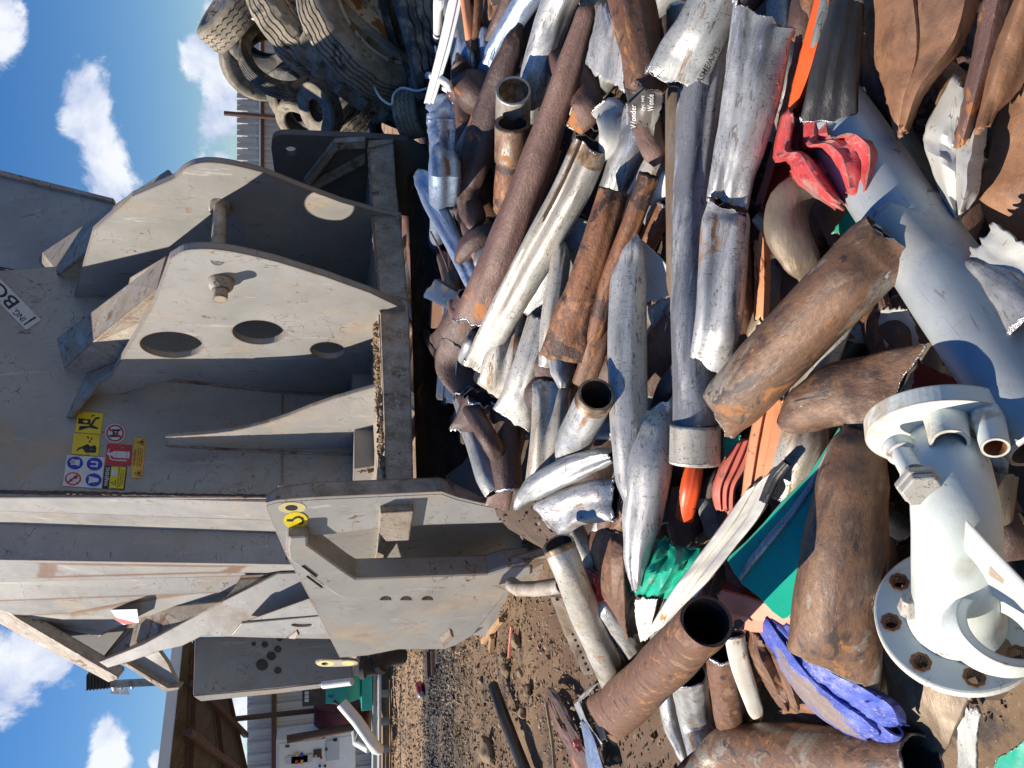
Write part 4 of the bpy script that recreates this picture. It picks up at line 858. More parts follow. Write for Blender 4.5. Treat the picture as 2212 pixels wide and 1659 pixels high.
    if thread:      # (end 0/1, length fraction)
        for (e_, fr_) in (thread if isinstance(thread[0], tuple) else [thread]):
            cb_ = MB(); cnt = 36; vs = []
            for j in range(cnt+1):
                s = fr_*j/cnt; s = s if e_ == 0 else 1-s; i = s*rings; i0 = min(int(i), rings-1); f = i-i0
                A, B = vo[i0*N_:(i0+1)*N_], vo[(i0+1)*N_:(i0+2)*N_]; cc_ = [A[k]*(1-f)+B[k]*f for k in range(N_)]; cen = sum(cc_, Vector())/N_
                vs += [cen+(p-cen)*(1.02 if j % 2 else 1.004) for p in cc_]
            cb_.add(vs, [(j*N_+k, j*N_+(k+1) % N_, (j+1)*N_+(k+1) % N_, (j+1)*N_+k) for j in range(cnt) for k in range(N_)])
            cb_.build('thread', 'thread', o, smooth=20)
    return o
from mathutils.bvhtree import BVHTree
def print_on(par, txt, px, m, hgt=.0008):
    """letters laid on the surface of par; px: bottom-left, bottom-right, top-right, top-left"""
    Mx = Matrix([list(r) for r in par['_M']]); bv = BVHTree.FromPolygons([Mx @ v.co for v in par.data.vertices], [list(p.vertices) for p in par.data.polygons])
    cu = bpy.data.curves.new('t', 'FONT'); cu.body = txt; cu.resolution_u = 2; cu.offset = .01
    to = bpy.data.objects.new('t', cu); COL.objects.link(to); dg = bpy.context.evaluated_depsgraph_get(); me = bpy.data.meshes.new_from_object(to.evaluated_get(dg))
    xs = [v.co.x for v in me.vertices]; ys = [v.co.y for v in me.vertices]; a, b, c, d = min(xs), max(xs), min(ys), max(ys); vs = []; last = 2.
    for v in me.vertices:
        x, y = (v.co.x-a)/(b-a), (v.co.y-c)/(d-c); q = [(px[0][i]*(1-x)+px[1][i]*x)*(1-y)+(px[3][i]*(1-x)+px[2][i]*x)*y for i in (0,1)]
        rr = ray(*q); h = bv.ray_cast(CAM, rr.normalized())
        if h[0] is None: p = CAM+rr.normalized()*last
        else: last = h[3]; p = h[0]
        vs.append(p - rr.normalized()*hgt)
    mb = MB(); mb.add(vs, [list(p.vertices) for p in me.polygons]); bpy.data.objects.remove(to); bpy.data.meshes.remove(me)
    return mb.build('lettering', m, par)
def sheet(rows, m, label, prof=None, crump=.01, cs=9, jag=.006, th=.004, name='scrap_sheet', cat='sheet metal', nu=36, nv=None, lift=0, group=None, solid=True, smooth=32, m2=None, seed=None):
    """rows: ((uL,vL),(uR,vR),liftL,liftR) from one end to the other; prof: [(t across, offset m towards camera)]"""
    PIPEN[0] += 1; sd_ = seed if seed is not None else PIPEN[0]*5.3; crump *= 1.5
    A = [surf(*r[0], r[2]+lift) for r in rows]; B = [surf(*r[1], r[3]+lift) for r in rows]
    n = len(rows); length = sum((A[i+1]-A[i]).length for i in range(n-1)); nv = nv or max(16, min(70, int(length/.012)))
    O = A[0]; x = (A[-1]-A[0]).normalized(); zt = CAM-O; z = (zt-x*zt.dot(x)).normalized(); y = z.cross(x)
    M = Matrix((x, y, z)).transposed().to_4x4(); M.translation = O
    if prof: ts = [p[0] for p in prof]; of = [p[1] for p in prof]
    else: ts = [i/nu for i in range(nu+1)]; of = [0]*(nu+1)
    if prof:    # refine
        t2, o2 = [], []
        for i in range(len(ts)-1):
            kk = max(1, int(nu/(len(ts)-1)))
            for j in range(kk): t2.append(ts[i]+(ts[i+1]-ts[i])*j/kk); o2.append(of[i]+(of[i+1]-of[i])*j/kk)
        t2.append(ts[-1]); o2.append(of[-1]); ts, of = t2, o2
    vs = []; wm = sum((a-b).length for a, b in zip(A, B))/n; lm = length/(n-1)
    for j in range(nv+1):
        t = (n-1)*j/nv; a, b = cr(A, t), cr(B, t)
        tn = (cr(A, min(t+.05, n-1.0001))-cr(A, max(t-.05, 0))).normalized(); vw = (CAM-a).normalized()
        for q, of_ in zip(ts, of):
            p = a*(1-q)+b*q; nn = (vw - tn*vw.dot(tn)*.5).normalized()
            qm, tm = q*wm, t*lm
            d = of_ + crump*(noise.noise((qm*6+sd_, tm*6, 1))*2 + (.5-abs(noise.noise((qm*cs*1.3+sd_, tm*cs*1.0, 4)))*2.2)*.8 + .25*noise.noise((qm*45, tm*40+sd_, 8)))
            p = p + nn*d
            e = 0
            if j == 0 or j == nv: e = jag*(1.8*noise.noise((q*4+sd_, j, 3))+.7*noise.noise((q*13, j+sd_, 3))+.3*noise.noise((q*31, j+sd_, 3)))*2; p = p + tn*e
            if q in (0, 1) : p = p + (b-a).normalized()*jag*.8*(noise.noise((t*6, q+sd_, 5))+.6*noise.noise((t*17, q+sd_, 5)))
            vs.append(p)
    w = len(ts); mb = MB(); mb.add(vs, [(j*w+i, j*w+i+1, (j+1)*w+i+1, (j+1)*w+i) for j in range(nv) for i in range(w-1)])
    o = mb.build(name, m, M=M, smooth=smooth)
    if th: q_ = o.modifiers.new('s', 'SOLIDIFY'); q_.thickness = th; q_.offset = 0
    return tag(o, label, cat, group)
P = pipe
# ---- back row, right (upright picture): under the tyres and along the machine
sheet([((974,-20),(1003,-20),.05,.05),((950,90),(975,100),.08,.08),((917,222),(937,224),.1,.1)], 'white_metal', 'long white square tube slanting down beside the tyres', prof=[(0,-.03),(.02,0),(.6,0),(.62,-.01),(1,-.03)], crump=.0, jag=.002, name='square_tube', cat='tube')
P([(950,-30,20,-.0),(946,40,20,-.0),(944,110,18,-.03)], 'white_metal', 'round white tube hanging down behind the black truck tyre', cut=None, jag=.02, dent=.01)
P([(912,160,16,.0),(948,170,15,.02),(975,195,14,.02)], 'white_metal', 'bent white tube crossing under the white square tube', cut=None, dent=.02)
P([(958,190,12,.05),(973,200,12,.06),(983,225,12,.02)], 'white_metal', 'short bent white hook beside the torn blue pipe', cut=None, dent=.02)
P([(1002,-20,22,.04),(1012,60,20,.04),(1022,150,16,.0)], 'peach', 'dusty pink square bar between the white tubes and brown pipe', cut=None, dent=.03)
P([(1035,-20,18,.02),(1028,80,18,.02),(1020,190,16,-.02)], 'rust_orange', 'thin rusty rod beside the dusty pink bar', dent=.03)
sheet([((1045,-20),(1090,-20),-.03,-.03),((1040,60),(1080,70),-.03,-.03),((1030,130),(1060,120),-.05,-.05)], 'tan_rust', 'tan sheet scrap behind the thin rusty rod', crump=.02)
sheet([((1095,-20),(1150,-20),-.05,-.05),((1070,50),(1110,60),-.05,-.05),((1050,100),(1080,110),-.06,-.06)], 'galv_blue', 'bluish sheet scrap in the shade at the right edge', crump=.03)
P([(1112,-30,40,.0),(1085,40,40,.0),(1050,110,30,.0,.5),(1030,160,12,.0,.4)], 'rust_dark', 'narrow dark brown pipe wedged above the blue pipe')
P([(1160,-30,62,.0),(1120,30,56,.0),(1080,95,48,.0),(1048,165,42,-.02)], 'galv_blue', 'bluish galvanised pipe running down from the right edge behind the curved brown pipe')
P([(1245,-60,76,.05),(1205,10,76,.05),(1175,100,72,.04),(1150,190,66,.02),(1140,250,60,-.02)], 'galv', 'bright galvanised pipe behind the short open coupling', jag=.1)
sheet([((1030,58),(1078,66),.0,.0),((1036,110),(1068,112),.02,.02),((1036,160),(1050,160),.0,.0)], 'galv_blue', 'torn blue-grey strip beside the narrow dark pipe', prof=[(0,-.01),(.3,.01),(.6,-.01),(1,.01)], crump=.01)
sheet([((972,82),(1018,96),.03,.03),((974,120),(1028,128),.05,.04),((976,165),(1026,168),.02,.02)], 'galv_blue', 'folded blue galvanised scrap above the dark torn cone', prof=[(0,0),(.4,.03),(.7,.02),(1,-.03)], crump=.012)
P([(1005,170,55,.03,.6),(985,205,50,.03,.7),(960,210,20,.0,.3)], 'rust_dark', 'small dark brown crushed end beside the white square tube', cut='cut_dark')
P([(990,130,14,.06,4.5),(1003,175,62,.04,1.2),(1028,200,96,.02,1.),(1050,210,84,-.02,1.)], 'rust_dark', 'dark brown pipe end pinched to a ragged mouth above the blue pipe', cut='cut_dark', jag=.9, sk=(.6,0))
P([(1008,225,56,.0),(1010,290,52,.0),(1005,370,46,-.03)], 'rust_dark', 'dark brown pipe in the shade under the ragged mouth')
P([(922,226,18,.06,.3),(953,236,68,.06,.25),(957,262,72,.06,.5),(960,330,66,.05,.9),(958,440,60,.02,1.),(948,560,50,-.03,1.)], 'galv_blue', 'blue-tinted galvanised pipe with a squashed torn top near the end plate', cut='cut_dark', sk=(.35,0), jag=.5, fold=(.3,.2,.4))
P([(900,374,22,.12,.4),(916,392,44,.11,.35),(938,440,48,.09,.8),(975,510,46,.07,1.),(1008,570,50,.05,1.),(1038,635,48,.02,.9)], 'galv_blue', 'galvanised pipe with a rusty curled lip leaning over the blue-tinted pipe', cut='rust', sk=(.5,0), fold=(-.2,.25,.4))
P([(962,362,60,.03,.6),(985,400,52,.03,.7),(1000,440,30,.0,.6)], 'rust_dark', 'dark flattened stub behind the curled lip', cut='cut_dark')
P([(1124,52,14,.06,1.),(1108,100,50,.07,1.),(1082,170,66,.07,1.),(1052,260,74,.07,1.),(1028,340,76,.07,1.),(1012,400,66,.06,.8),(1012,455,46,.05,1.2),(1016,490,14,.04,3.)], 'rust_dark', 'long curved brown pipe with pinched ends crossing the back of the pile', cut='cut_dark', jag=.5, fold=(-.4,.15,.5))
P([(1020,440,40,.04,1.),(1022,470,56,.05,1.),(1018,492,16,.05,3.)], 'rust_dark', 'dark pinched pipe end below the curved brown pipe', cut='cut_dark', jag=.5)
P([(998,553,16,.05,3.),(1018,530,56,.07,1.),(1042,512,52,.05,1.),(1070,500,40,.0,1.)], 'rust_dark', 'brown pipe end squeezed shut like a beak beside the long plum pipe', cut='cut_dark', jag=.5, sk=(.5,0))
o = P([(1109,196,76,.155),(1108,258,76,.08)], 'galv_aged', 'short silver coupling with threads inside, standing open', cut='galv_aged', jag=0, dent=.012, wall=.008, inner='thread', name='pipe_coupling', cat='coupling')
o = P([(1108,275,66,.135),(1105,340,66,.10),(1098,400,62,.07),(1092,450,54,.02)], 'rust_orange', 'rusty pipe carrying a thick open collar below the silver coupling', jag=.02, dent=.015)
c_ = P([(1107,266,78,.152),(1107,344,78,.10)], 'rust_mottle', 'x', cut='rust_mottle', jag=0, dent=.01, wall=.012, inner='inner'); 
def adopt(ch, par, nm):
    Mp = Matrix([list(r) for r in par['_M']]); 
    for k in [ch]:
        Mo = Matrix([list(r) for r in k['_M']]); k.data.transform(Mp.inverted() @ Mo); k.matrix_world = Matrix.Identity(4); k.parent = par
        for key in ('label','category','group'):
            if key in k: del k[key]
        k.name = nm
        for g in [x_ for x_ in COL.objects if x_.parent == k]: g.data.transform(Mp.inverted() @ Mo)
        k['_M'] = par['_M']
adopt(c_, o, 'collar')
P([(1268,10,22,.12,.35),(1262,40,44,.12,.5),(1215,190,62,.11,.8),(1150,380,78,.10,1.),(1092,540,92,.09,1.),(1060,620,98,.08,.9),(1035,680,104,.07,.6)], 'rust_plum', 'longest plum-brown pipe with an orange rust patch running down to a bright torn end', jag=.8, sk=(0,-.5), dent=.05)
P([(1030,650,90,.02,.8),(990,730,100,.02,.6),(965,760,100,.0,.3)], 'rust_dark', 'dark flattened lower half below the torn end of the longest pipe', cut='cut_dark')
P([(1000,735,96,.01,.5),(985,790,90,.0,.4),(1010,845,60,-.02,.2)], 'rust_dark', 'dark crushed flap with a bright jagged rim beside the navy beam', cut='cut_dark', jag=.8)
P([(1048,585,30,.04,.5),(1045,560,46,.05,.6),(1068,540,40,.02,1.)], 'galv', 'small bright silver pipe stub peeping out beside the longest pipe', jag=.6)
# navy painted pieces
sheet([((912,640),(944,600),.08,.08),((955,660),(985,626),.08,.08),((990,684),(1020,640),.07,.07)], 'navy', 'dark blue painted angle lying across the navy beam', prof=[(0,-.04),(.12,0),(.9,.0),(1,-.05)], crump=.003, name='steel_angle', cat='steel angle')
sheet([((960,660),(1006,670),.02,.02),((950,760),(990,765),.02,.02),((942,862),(980,866),.01,.01)], 'navy', 'upright dark navy channel beam standing on a square foot plate', prof=[(0,-.03),(.02,0),(.4,0),(.45,-.02),(.9,-.02),(.95,0),(1,0)], crump=.0, name='steel_beam', cat='beam')
sheet([((918,846),(1000,852),.03,.03),((920,868),(998,872),.03,.03)], 'navy', 'small dark foot plate under the navy beam', crump=0, nv=4)
# tan cardboard-like sheet pieces under the beam of the machine
sheet([((893,510),(930,512),.0,.0),((888,610),(925,622),.0,.0)], 'wood', 'tan folded strip standing under the edge of the machine', prof=[(0,.02),(.15,-.02),(1,0)], crump=.006, name='folded_strip')
sheet([((905,640),(960,650),-.03,-.03),((900,700),(955,710),-.03,-.03)], 'tan_rust', 'dusty rust plate glimpsed behind the dark blue angle', crump=.01)
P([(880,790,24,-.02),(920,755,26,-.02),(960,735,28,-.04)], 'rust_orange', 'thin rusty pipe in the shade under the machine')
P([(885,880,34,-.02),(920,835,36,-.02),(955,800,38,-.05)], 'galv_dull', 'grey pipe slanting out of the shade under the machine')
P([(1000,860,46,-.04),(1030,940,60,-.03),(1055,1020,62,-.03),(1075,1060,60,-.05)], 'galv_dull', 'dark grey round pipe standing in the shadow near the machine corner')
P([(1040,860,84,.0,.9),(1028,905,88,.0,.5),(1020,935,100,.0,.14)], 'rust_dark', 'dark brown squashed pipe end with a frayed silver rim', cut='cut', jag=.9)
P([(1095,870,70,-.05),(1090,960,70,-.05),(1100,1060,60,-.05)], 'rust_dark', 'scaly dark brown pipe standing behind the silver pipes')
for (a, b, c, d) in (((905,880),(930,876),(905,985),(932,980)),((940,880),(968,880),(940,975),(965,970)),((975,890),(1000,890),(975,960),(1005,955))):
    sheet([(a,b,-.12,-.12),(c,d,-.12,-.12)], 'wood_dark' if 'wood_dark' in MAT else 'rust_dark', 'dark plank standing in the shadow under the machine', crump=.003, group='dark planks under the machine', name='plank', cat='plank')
# ---- middle rows
P([(1278,312,84,.13,1.),(1230,420,84,.13,1.),(1165,540,82,.12,.95),(1105,650,74,.11,.8),(1052,750,66,.10,.45),(1038,800,82,.09,.22)], 'galv_aged', 'long weathered silver pipe with threaded top across the longest brown pipe', jag=.25, thread=(0,.085), fold=(-.45,.35,.35), sk=(0,.3))
P([(1260,470,90,.03,.3),(1215,580,100,.03,.3),(1165,690,104,.02,.1)], 'galv_dull', 'dull grey flattened pipe beneath the weathered silver pipe', cut='cut_dark')
P([(1215,525,16,.08,2.5),(1210,570,44,.09,1.),(1193,700,52,.09,1.),(1188,790,50,.07,.6)], 'galv_aged', 'slim pale pipe beside the rust-scaled pipe', fold=(.2,.2,.5))
P([(1325,412,68,.11,.9),(1300,500,72,.12,1.),(1262,620,76,.12,1.),(1235,700,92,.12,.6),(1222,776,116,.11,.16)], 'rust_orange', 'flaking rust-brown pipe flaring to a flat lower end', cut='rust', jag=.3)
P([(1402,378,46,.10,1.),(1370,470,46,.10,1.),(1325,590,46,.09,1.),(1295,690,44,.07,1.),(1262,800,36,.02,.8)], 'rust_orange', 'slender rusty pipe with an open ragged top', cut='rust_dark', jag=.4)
P([(1440,440,40,.03,1.),(1400,520,44,.03,1.),(1340,640,44,.0,1.)], 'rust_orange', 'short rusty rod behind the slender rusty pipe', jag=.1)
P([(1310,690,38,.04,.6),(1285,760,50,.05,.5),(1260,830,50,.03,.5)], 'rust', 'curled rusty strip between the flat-ended pipe and the silver pipe', cut='rust')
P([(1100,680,80,.03,.9),(1090,750,84,.04,.8),(1078,820,86,.04,.5),(1065,850,84,.03,.12)], 'galv_aged', 'dirty silver pipe with a torn split end under the weathered pipe', jag=.9, fold=(.1,.5,.25), sk=(0,.5))
P([(1175,690,76,.02,1.),(1150,780,78,.05,1.),(1125,850,80,.06,.8),(1105,905,92,.06,.14)], 'galv_aged', 'printed silver pipe ending in a bright flat frayed edge', jag=.6, sk=(0,.3))
P([(1212,770,54,.05,1.),(1215,800,54,.06,1.),(1216,838,22,.06,2.5)], 'galv', 'tiny silver pipe end pinched to a point below the flat rusty end', jag=.4)
P([(1188,826,80,.08,.35),(1190,860,80,.09,.9),(1184,940,76,.09,1.),(1172,1045,76,.06,1.)], 'galv_aged', 'silver pipe standing upright with a crumpled shut top', jag=.8, fold=(.0,.35,.5))
P([(1288,852,78,.24,1.),(1270,890,80,.20,1.),(1240,950,78,.12,1.),(1216,1002,24,.05,2.)], 'galv', 'pale silver pipe with a big open threaded mouth', cut='thread', jag=.03, dent=.012, thread=(0,.18), wall=.006)
P([(1375,510,12,.13,3.5),(1366,560,56,.14,1.2),(1357,620,80,.14,1.),(1355,760,86,.14,1.),(1358,900,84,.14,1.),(1362,1020,70,.13,1.),(1368,1090,40,.12,1.8),(1376,1146,12,.10,4.)], 'galv', 'long upright silver pipe pinched to a point at both ends', jag=.4, dent=.035, sk=(-.5,0))
sheet([((1372,520),(1380,512),.10,.10),((1370,590),(1450,585),.08,.08),((1395,655),(1448,640),.05,.05)], 'cloth_grey', 'flat pale grey triangular plate behind the long pointed silver pipe', crump=.006)
sheet([((1390,665),(1450,640),.04,.04),((1400,740),(1440,700),.03,.03)], 'galv_dull', 'crumpled grey scrap below the pale triangular plate', crump=.02)
P([(1465,685,60,.02,.6),(1430,760,90,.02,.4),(1405,850,80,.0,.5)], 'rust_dark', 'dark curved plate in the shadow between two silver pipes', cut='cut_dark')
P([(1465,790,30,.05,.6),(1440,840,44,.05,.6),(1420,890,40,.03,.8)], 'black', 'black crushed stub beside the collar pipe', cut='cut_dark', jag=.7)
P([(1530,90,96,.05,1.),(1512,200,96,.06,1.),(1495,400,80,.06,1.),(1492,560,84,.07,1.),(1495,700,90,.09,1.),(1500,830,94,.10,1.),(1502,925,96,.10,1.)], 'galv', 'very long straight silver pipe ending in a thick collar', jag=.1, dent=.02, thread=(1,.02), fold=(.35,.12,.3))
lp_ = o = [x_ for x_ in COL.objects if x_.get('label','').startswith('very long straight silver')][0]
c_ = P([(1502,918,108,.108),(1500,1000,108,.105)], 'galv_aged', 'x', cut='galv_aged', jag=0, dent=.01, wall=.012, inner='thread'); adopt(c_, o, 'collar')
P([(1652,38,142,.14,.22),(1640,100,132,.13,.6),(1625,200,122,.13,.75),(1600,310,106,.13,.75),(1582,380,94,.13,.6),(1572,436,92,.12,.35)], 'galv', 'wide crushed silver pipe with brown rust streaks', jag=.7, fold=((-.35,.5,.2),(.4,.2,.3)), sk=(-.35,.2), dent=.07)
P([(1572,452,92,.135,.3),(1566,490,104,.13,.8),(1560,600,104,.13,.9),(1552,700,100,.13,.8),(1530,790,84,.12,.25)], 'galv', 'silver pipe lying on the long straight pipe with bright torn end and orange glow', jag=.9, sk=(-.3,.45), dent=.06, fold=(-.25,.22,.35))
P([(1600,-90,120,.12,1.),(1560,-20,118,.12,1.),(1520,60,122,.13,.8),(1480,130,132,.13,.45),(1462,182,150,.13,.14)], 'galv_dull', 'fat grey pipe cut off by the right edge with printed letters near its torn tip', jag=.7, sk=(0,.1), dent=.05)
pr_ = COL.objects[-1]
P([(1470,20,60,.03,1.),(1470,150,64,.04,1.),(1470,350,66,.05,1.),(1472,500,66,.06,1.),(1470,600,62,.06,1.),(1466,672,22,.05,2.5)], 'rust_olive', 'long olive-brown pipe standing left of the slim dark gap, pinched at the bottom', dent=.03)
P([(1352,-50,100,.12,1.),(1372,40,100,.13,1.),(1388,130,88,.13,1.),(1394,205,82,.12,1.)], 'rust', 'fat flaking brown pipe above the printed tape', cut=None, jag=.2, dent=.05)
P([(1398,270,66,.08,1.),(1412,320,60,.08,.9),(1428,350,40,.06,.7)], 'rust_plum', 'plum-brown pipe end just under the printed tape', cut='cut_dark')
sheet([((1295,8),(1312,18),.10,.10),((1278,80),(1340,90),.11,.11),((1264,140),(1350,200),.10,.09)], 'galv', 'big flat silver plate stained with rust beside the fat flaking pipe', crump=.006, th=.006)
P([(1230,160,80,.02,.8),(1270,225,70,.05,.6),(1240,280,40,.05,.3)], 'rust_plum', 'torn brown pipe end with bright lips in the middle right', cut='cut', jag=.8)
P([(1300,235,46,.08,.4),(1320,250,70,.10,.4),(1320,300,56,.11,.4),(1298,348,16,.10,.6)], 'cloth_grey', 'pale pipe end sliced at a slant, resting on the threaded pipe', cut='cut', jag=.5, sk=(-.8,0))
P([(1385,240,74,.04,1.),(1360,310,76,.05,1.),(1330,400,70,.04,1.),(1310,440,50,.02,1.)], 'galv', 'silver pipe disappearing under the printed tape')
P([(1430,330,60,.02,1.),(1395,400,60,.03,1.),(1360,460,50,.0,1.)], 'galv_aged', 'pale pipe behind the open top of the slender rusty pipe')
P([(1450,380,40,.05,.5),(1425,415,36,.05,.5),(1405,440,14,.03,.5)], 'white_metal', 'short pale pipe end in the shade beside the olive-brown pipe')
P([(1255,320,44,.0,1.),(1230,400,44,.0,1.),(1200,500,40,-.03,1.)], 'rust_dark', 'dark brown pipe in the gap beside the threaded top')
P([(1200,130,56,.0,1.),(1250,200,60,.0,1.),(1300,260,56,-.02,1.)], 'rust_plum', 'plum pipe slanting behind the torn lips')
# tape
tp = sheet([((1352,190),(1432,200),.20,.17),((1356,230),(1428,235),.20,.17),((1362,262),(1412,282),.18,.16)], 'tape', 'dark printed wrapping tape hanging round the fat flaking pipe', crump=.010, cs=12, jag=.008, th=.0015, name='wrapping_tape', cat='tape')
for (t_, q_) in (('PVC PIPE',((1392,238),(1392,206),(1386,206),(1386,238))),('Wonde',((1412,240),(1412,204),(1399,204),(1399,240))),('Wonder',((1374,278),(1374,226),(1362,226),(1362,278))),('WRAP TAPE',((1357,270),(1357,222),(1352,222),(1352,270)))): print_on(tp, t_, q_, 'print', .004)
print_on(pr_, 'ASME/A795', ((1514,182),(1557,106),(1546,99),(1503,175)), 'ink')
# ---- left flank (lower in the photo)
P([(1325,985,26,.13,1.6),(1290,992,48,.14,1.),(1230,1015,60,.14,1.),(1165,1048,58,.14,.9),(1132,1072,34,.13,1.),(1116,1094,8,.12,3.)], 'galv', 'banana-shaped silver pipe pinched to a hooked tip near the machine corner', jag=.3, dent=.06, fold=(.2,.25,.4))
P([(1330,1080,96,.10,.3),(1300,1080,96,.11,.8),(1245,1092,90,.11,.9),(1205,1112,92,.11,.5),(1186,1125,98,.10,.15)], 'galv', 'stubby wide silver pipe crushed flat at both ends beside the banana-shaped pipe', jag=.6, dent=.06, fold=(.1,.25,.5), sk=(-.1,-.35))
P([(1206,1176,70,.22,1.),(1232,1240,68,.18,1.),(1275,1350,68,.13,1.),(1320,1450,68,.08,1.),(1338,1495,66,.05,1.)], 'galv_aged', 'long pale pipe with an open threaded mouth leaning down the left side of the pile', cut='thread', jag=.05, dent=.02, thread=(0,.10), wall=.006)
P([(1235,1130,44,.03,1.),(1280,1220,44,.03,1.),(1310,1290,44,.0,1.)], 'galv_aged', 'pale pipe half hidden behind the brown curved plate')
P([(1415,880,92,.09,.2),(1412,930,96,.10,.6),(1402,1010,98,.11,.9),(1388,1110,88,.11,.9),(1376,1190,60,.11,1.2),(1372,1264,16,.10,3.)], 'galv', 'tapering silver pipe with a flattened torn top beside the thick collar', jag=.6, sk=(.6,0), dent=.04, fold=(-.3,.15,.4))
sheet([((1345,1150),(1275,1150),.07,.02),((1348,1210),(1268,1190),.09,.02),((1350,1290),(1280,1260),.09,.02),((1352,1350),(1320,1310),.08,.02),((1358,1378),(1350,1370),.06,.04)], 'rust', 'broad curved brown plate arching beside the open threaded pipe', prof=[(0,0),(.3,.05),(.6,.05),(1,-.02)], crump=.004, th=.008)
sheet([((1350,1240),(1356,1240),.08,.02),((1350,1320),(1376,1310),.08,.0),((1358,1376),(1378,1382),.06,.0)], 'black', 'dark thick edge strip curving under the brown arched plate', crump=.003)
sheet([((1252,1222),(1270,1226),.07,.07),((1278,1250),(1300,1245),.08,.07),((1290,1300),(1326,1290),.06,.06)], 'red', 'small crumpled red paint-chipped sheet squeezed beside the pale threaded pipe', crump=.014, cs=14)
P([(1300,1280,56,.02,.6),(1330,1330,60,.03,1.),(1370,1400,60,.02,1.),(1420,1470,60,.0,1.)], 'galv', 'scratched silver pipe running behind the big open rusty mouth')
P([(1500,1000,42,.02,.6),(1490,1060,44,.03,.6),(1478,1120,40,.0,.6)], 'orange_black', 'bright orange bar with black chips below the thick collar', cut=None, name='painted_bar', cat='bar')
sheet([((1564,945),(1600,940),.04,.04),((1566,990),(1600,985),.03,.03)], 'green_worn', 'small green scrap corner above the ribbed red piece', crump=.005)
sheet([((1585,960),(1640,935),.03,.03),((1552,1015),(1620,1000),.05,.03),((1540,1060),(1590,1050),.05,.03),((1545,1100),(1585,1110),.02,.02)], 'red_faded', 'faded red ribbed scrap beside the orange bar', prof=[(0,-.03),(.1,.01),(.3,.02),(.36,0),(.6,.02),(.66,0),(.9,.02),(1,0)], crump=.006)
sheet([((1630,516),(1662,512),.07,.07),((1632,600),(1664,600),.08,.08),((1630,690),(1660,688),.07,.07)], 'peach', 'orange-pink angle standing behind the huge brown pipe', prof=[(0,-.03),(.1,0),(.6,.01),(1,-.02)], crump=.004, name='steel_angle', cat='steel angle')
sheet([((1640,860),(1700,860),.07,.07),((1618,960),(1690,950),.08,.08),((1602,1080),(1665,1050),.08,.08)], 'peach', 'rust-spotted orange-pink channel between the red scrap and the pale pipe', prof=[(0,-.02),(.04,0),(.25,0),(.28,-.012),(.62,-.012),(.66,.005),(1,0)], crump=.002, name='steel_channel', cat='channel')
P([(1860,662,26,.02,.5),(1820,700,44,.05,.5),(1775,790,58,.06,.7),(1745,860,80,.06,.8),(1735,960,100,.06,.9),(1700,1060,100,.03,.9)], 'galv_aged', 'pale galvanised pipe curving behind the brown cone and under the green plate', cut='cut', jag=.4)
P([(1930,515,140,.16,.18),(1890,548,152,.16,.6),(1830,610,150,.17,.95),(1740,700,142,.17,1.),(1650,795,138,.16,1.),(1590,860,130,.15,.8),(1556,895,112,.14,.3)], 'rust_mottle', 'huge mottled brown pipe lying diagonally with a scraped silver patch and orange flecks', jag=.7, sk=(.25,.45), dent=.035)
P([(1748,395,70,.04,.7),(1705,440,90,.06,.8),(1700,500,92,.07,.8),(1730,560,80,.06,.5),(1750,600,40,.03,.4)], 'rust_olive', 'bulging olive-brown pipe piece right of the huge mottled pipe', jag=.6, dent=.06)
P([(1715,905,60,.10,1.5),(1750,880,108,.12,1.),(1820,850,140,.13,.7),(1880,850,165,.13,.3),(1940,845,188,.12,.1)], 'rust_mottle', 'wide brown pipe opening into a flat sheared cone beside the white flange', jag=.6, sk=(.1,.7), dent=.06)
# sheets and plates
sheet([((1765,-20),(1808,-20),.06,.06),((1722,150),(1762,150),.08,.08),((1700,250),(1722,230),.08,.08)], 'orange', 'long bright orange painted strip at the right edge', prof=[(0,-.02),(.05,0),(.7,.0),(1,-.03)], crump=.003, name='painted_strip', cat='strip')
sheet([((1722,80),(1755,110),.0,.0),((1676,290),(1730,300),.02,.02),((1634,440),(1684,468),.03,.03)], 'maroon', 'dark red channel continuing below the bright orange strip', prof=[(0,.0),(.25,.02),(.3,-.02),(.95,-.02),(1,.01)], crump=.003, name='steel_channel', cat='channel')
sheet([((1690,240),(1790,262),.10,.10),((1672,330),(1800,300),.10,.12),((1700,350),(1850,290),.13,.13),((1730,400),(1895,330),.12,.12),((1800,448),(1880,420),.10,.10)], 'red', 'crumpled bright red sheet metal in the right half of the pile', prof=[(0,-.05),(.06,.02),(.22,.035),(.27,.03),(.34,-.035),(.50,-.045),(.55,.02),(.62,.03),(.80,.01),(.93,.03),(1,-.03)], crump=.011, cs=22, jag=.014, th=.005, nu=60)
P([(1830,10,70,.10,.8),(1815,90,90,.12,.7),(1800,180,104,.13,.4),(1790,262,118,.12,.12)], 'black', 'black squashed pipe with its layered silver end over the red sheet', cut='cut', jag=.4, dent=.05, fold=((-.3,.3,.2),(.3,.25,.2)))
P([(1790,-30,24,.06,.8),(1768,80,26,.07,.8),(1745,180,14,.06,.8)], 'galv_dull', 'thin grey strip of metal between the orange strip and the black pipe')
P([(1800,240,140,.04,1.),(1860,335,150,.05,1.),(1898,396,156,.06,1.),(1985,528,160,.07,1.)], 'galv_smooth', 'fat smooth grey pipe entering a wider sleeve', cut=None, dent=.006)
P([(1950,472,168,.065,1.),(2008,557,174,.08,1.),(2085,665,186,.09,1.),(2155,762,198,.10,1.),(2290,950,218,.12,1.)], 'galv_smooth', 'widest light grey pipe running out of the bottom of the photo', cut='galv', jag=0, dent=.016, fold=(.5,.14,.4), wall=.006)
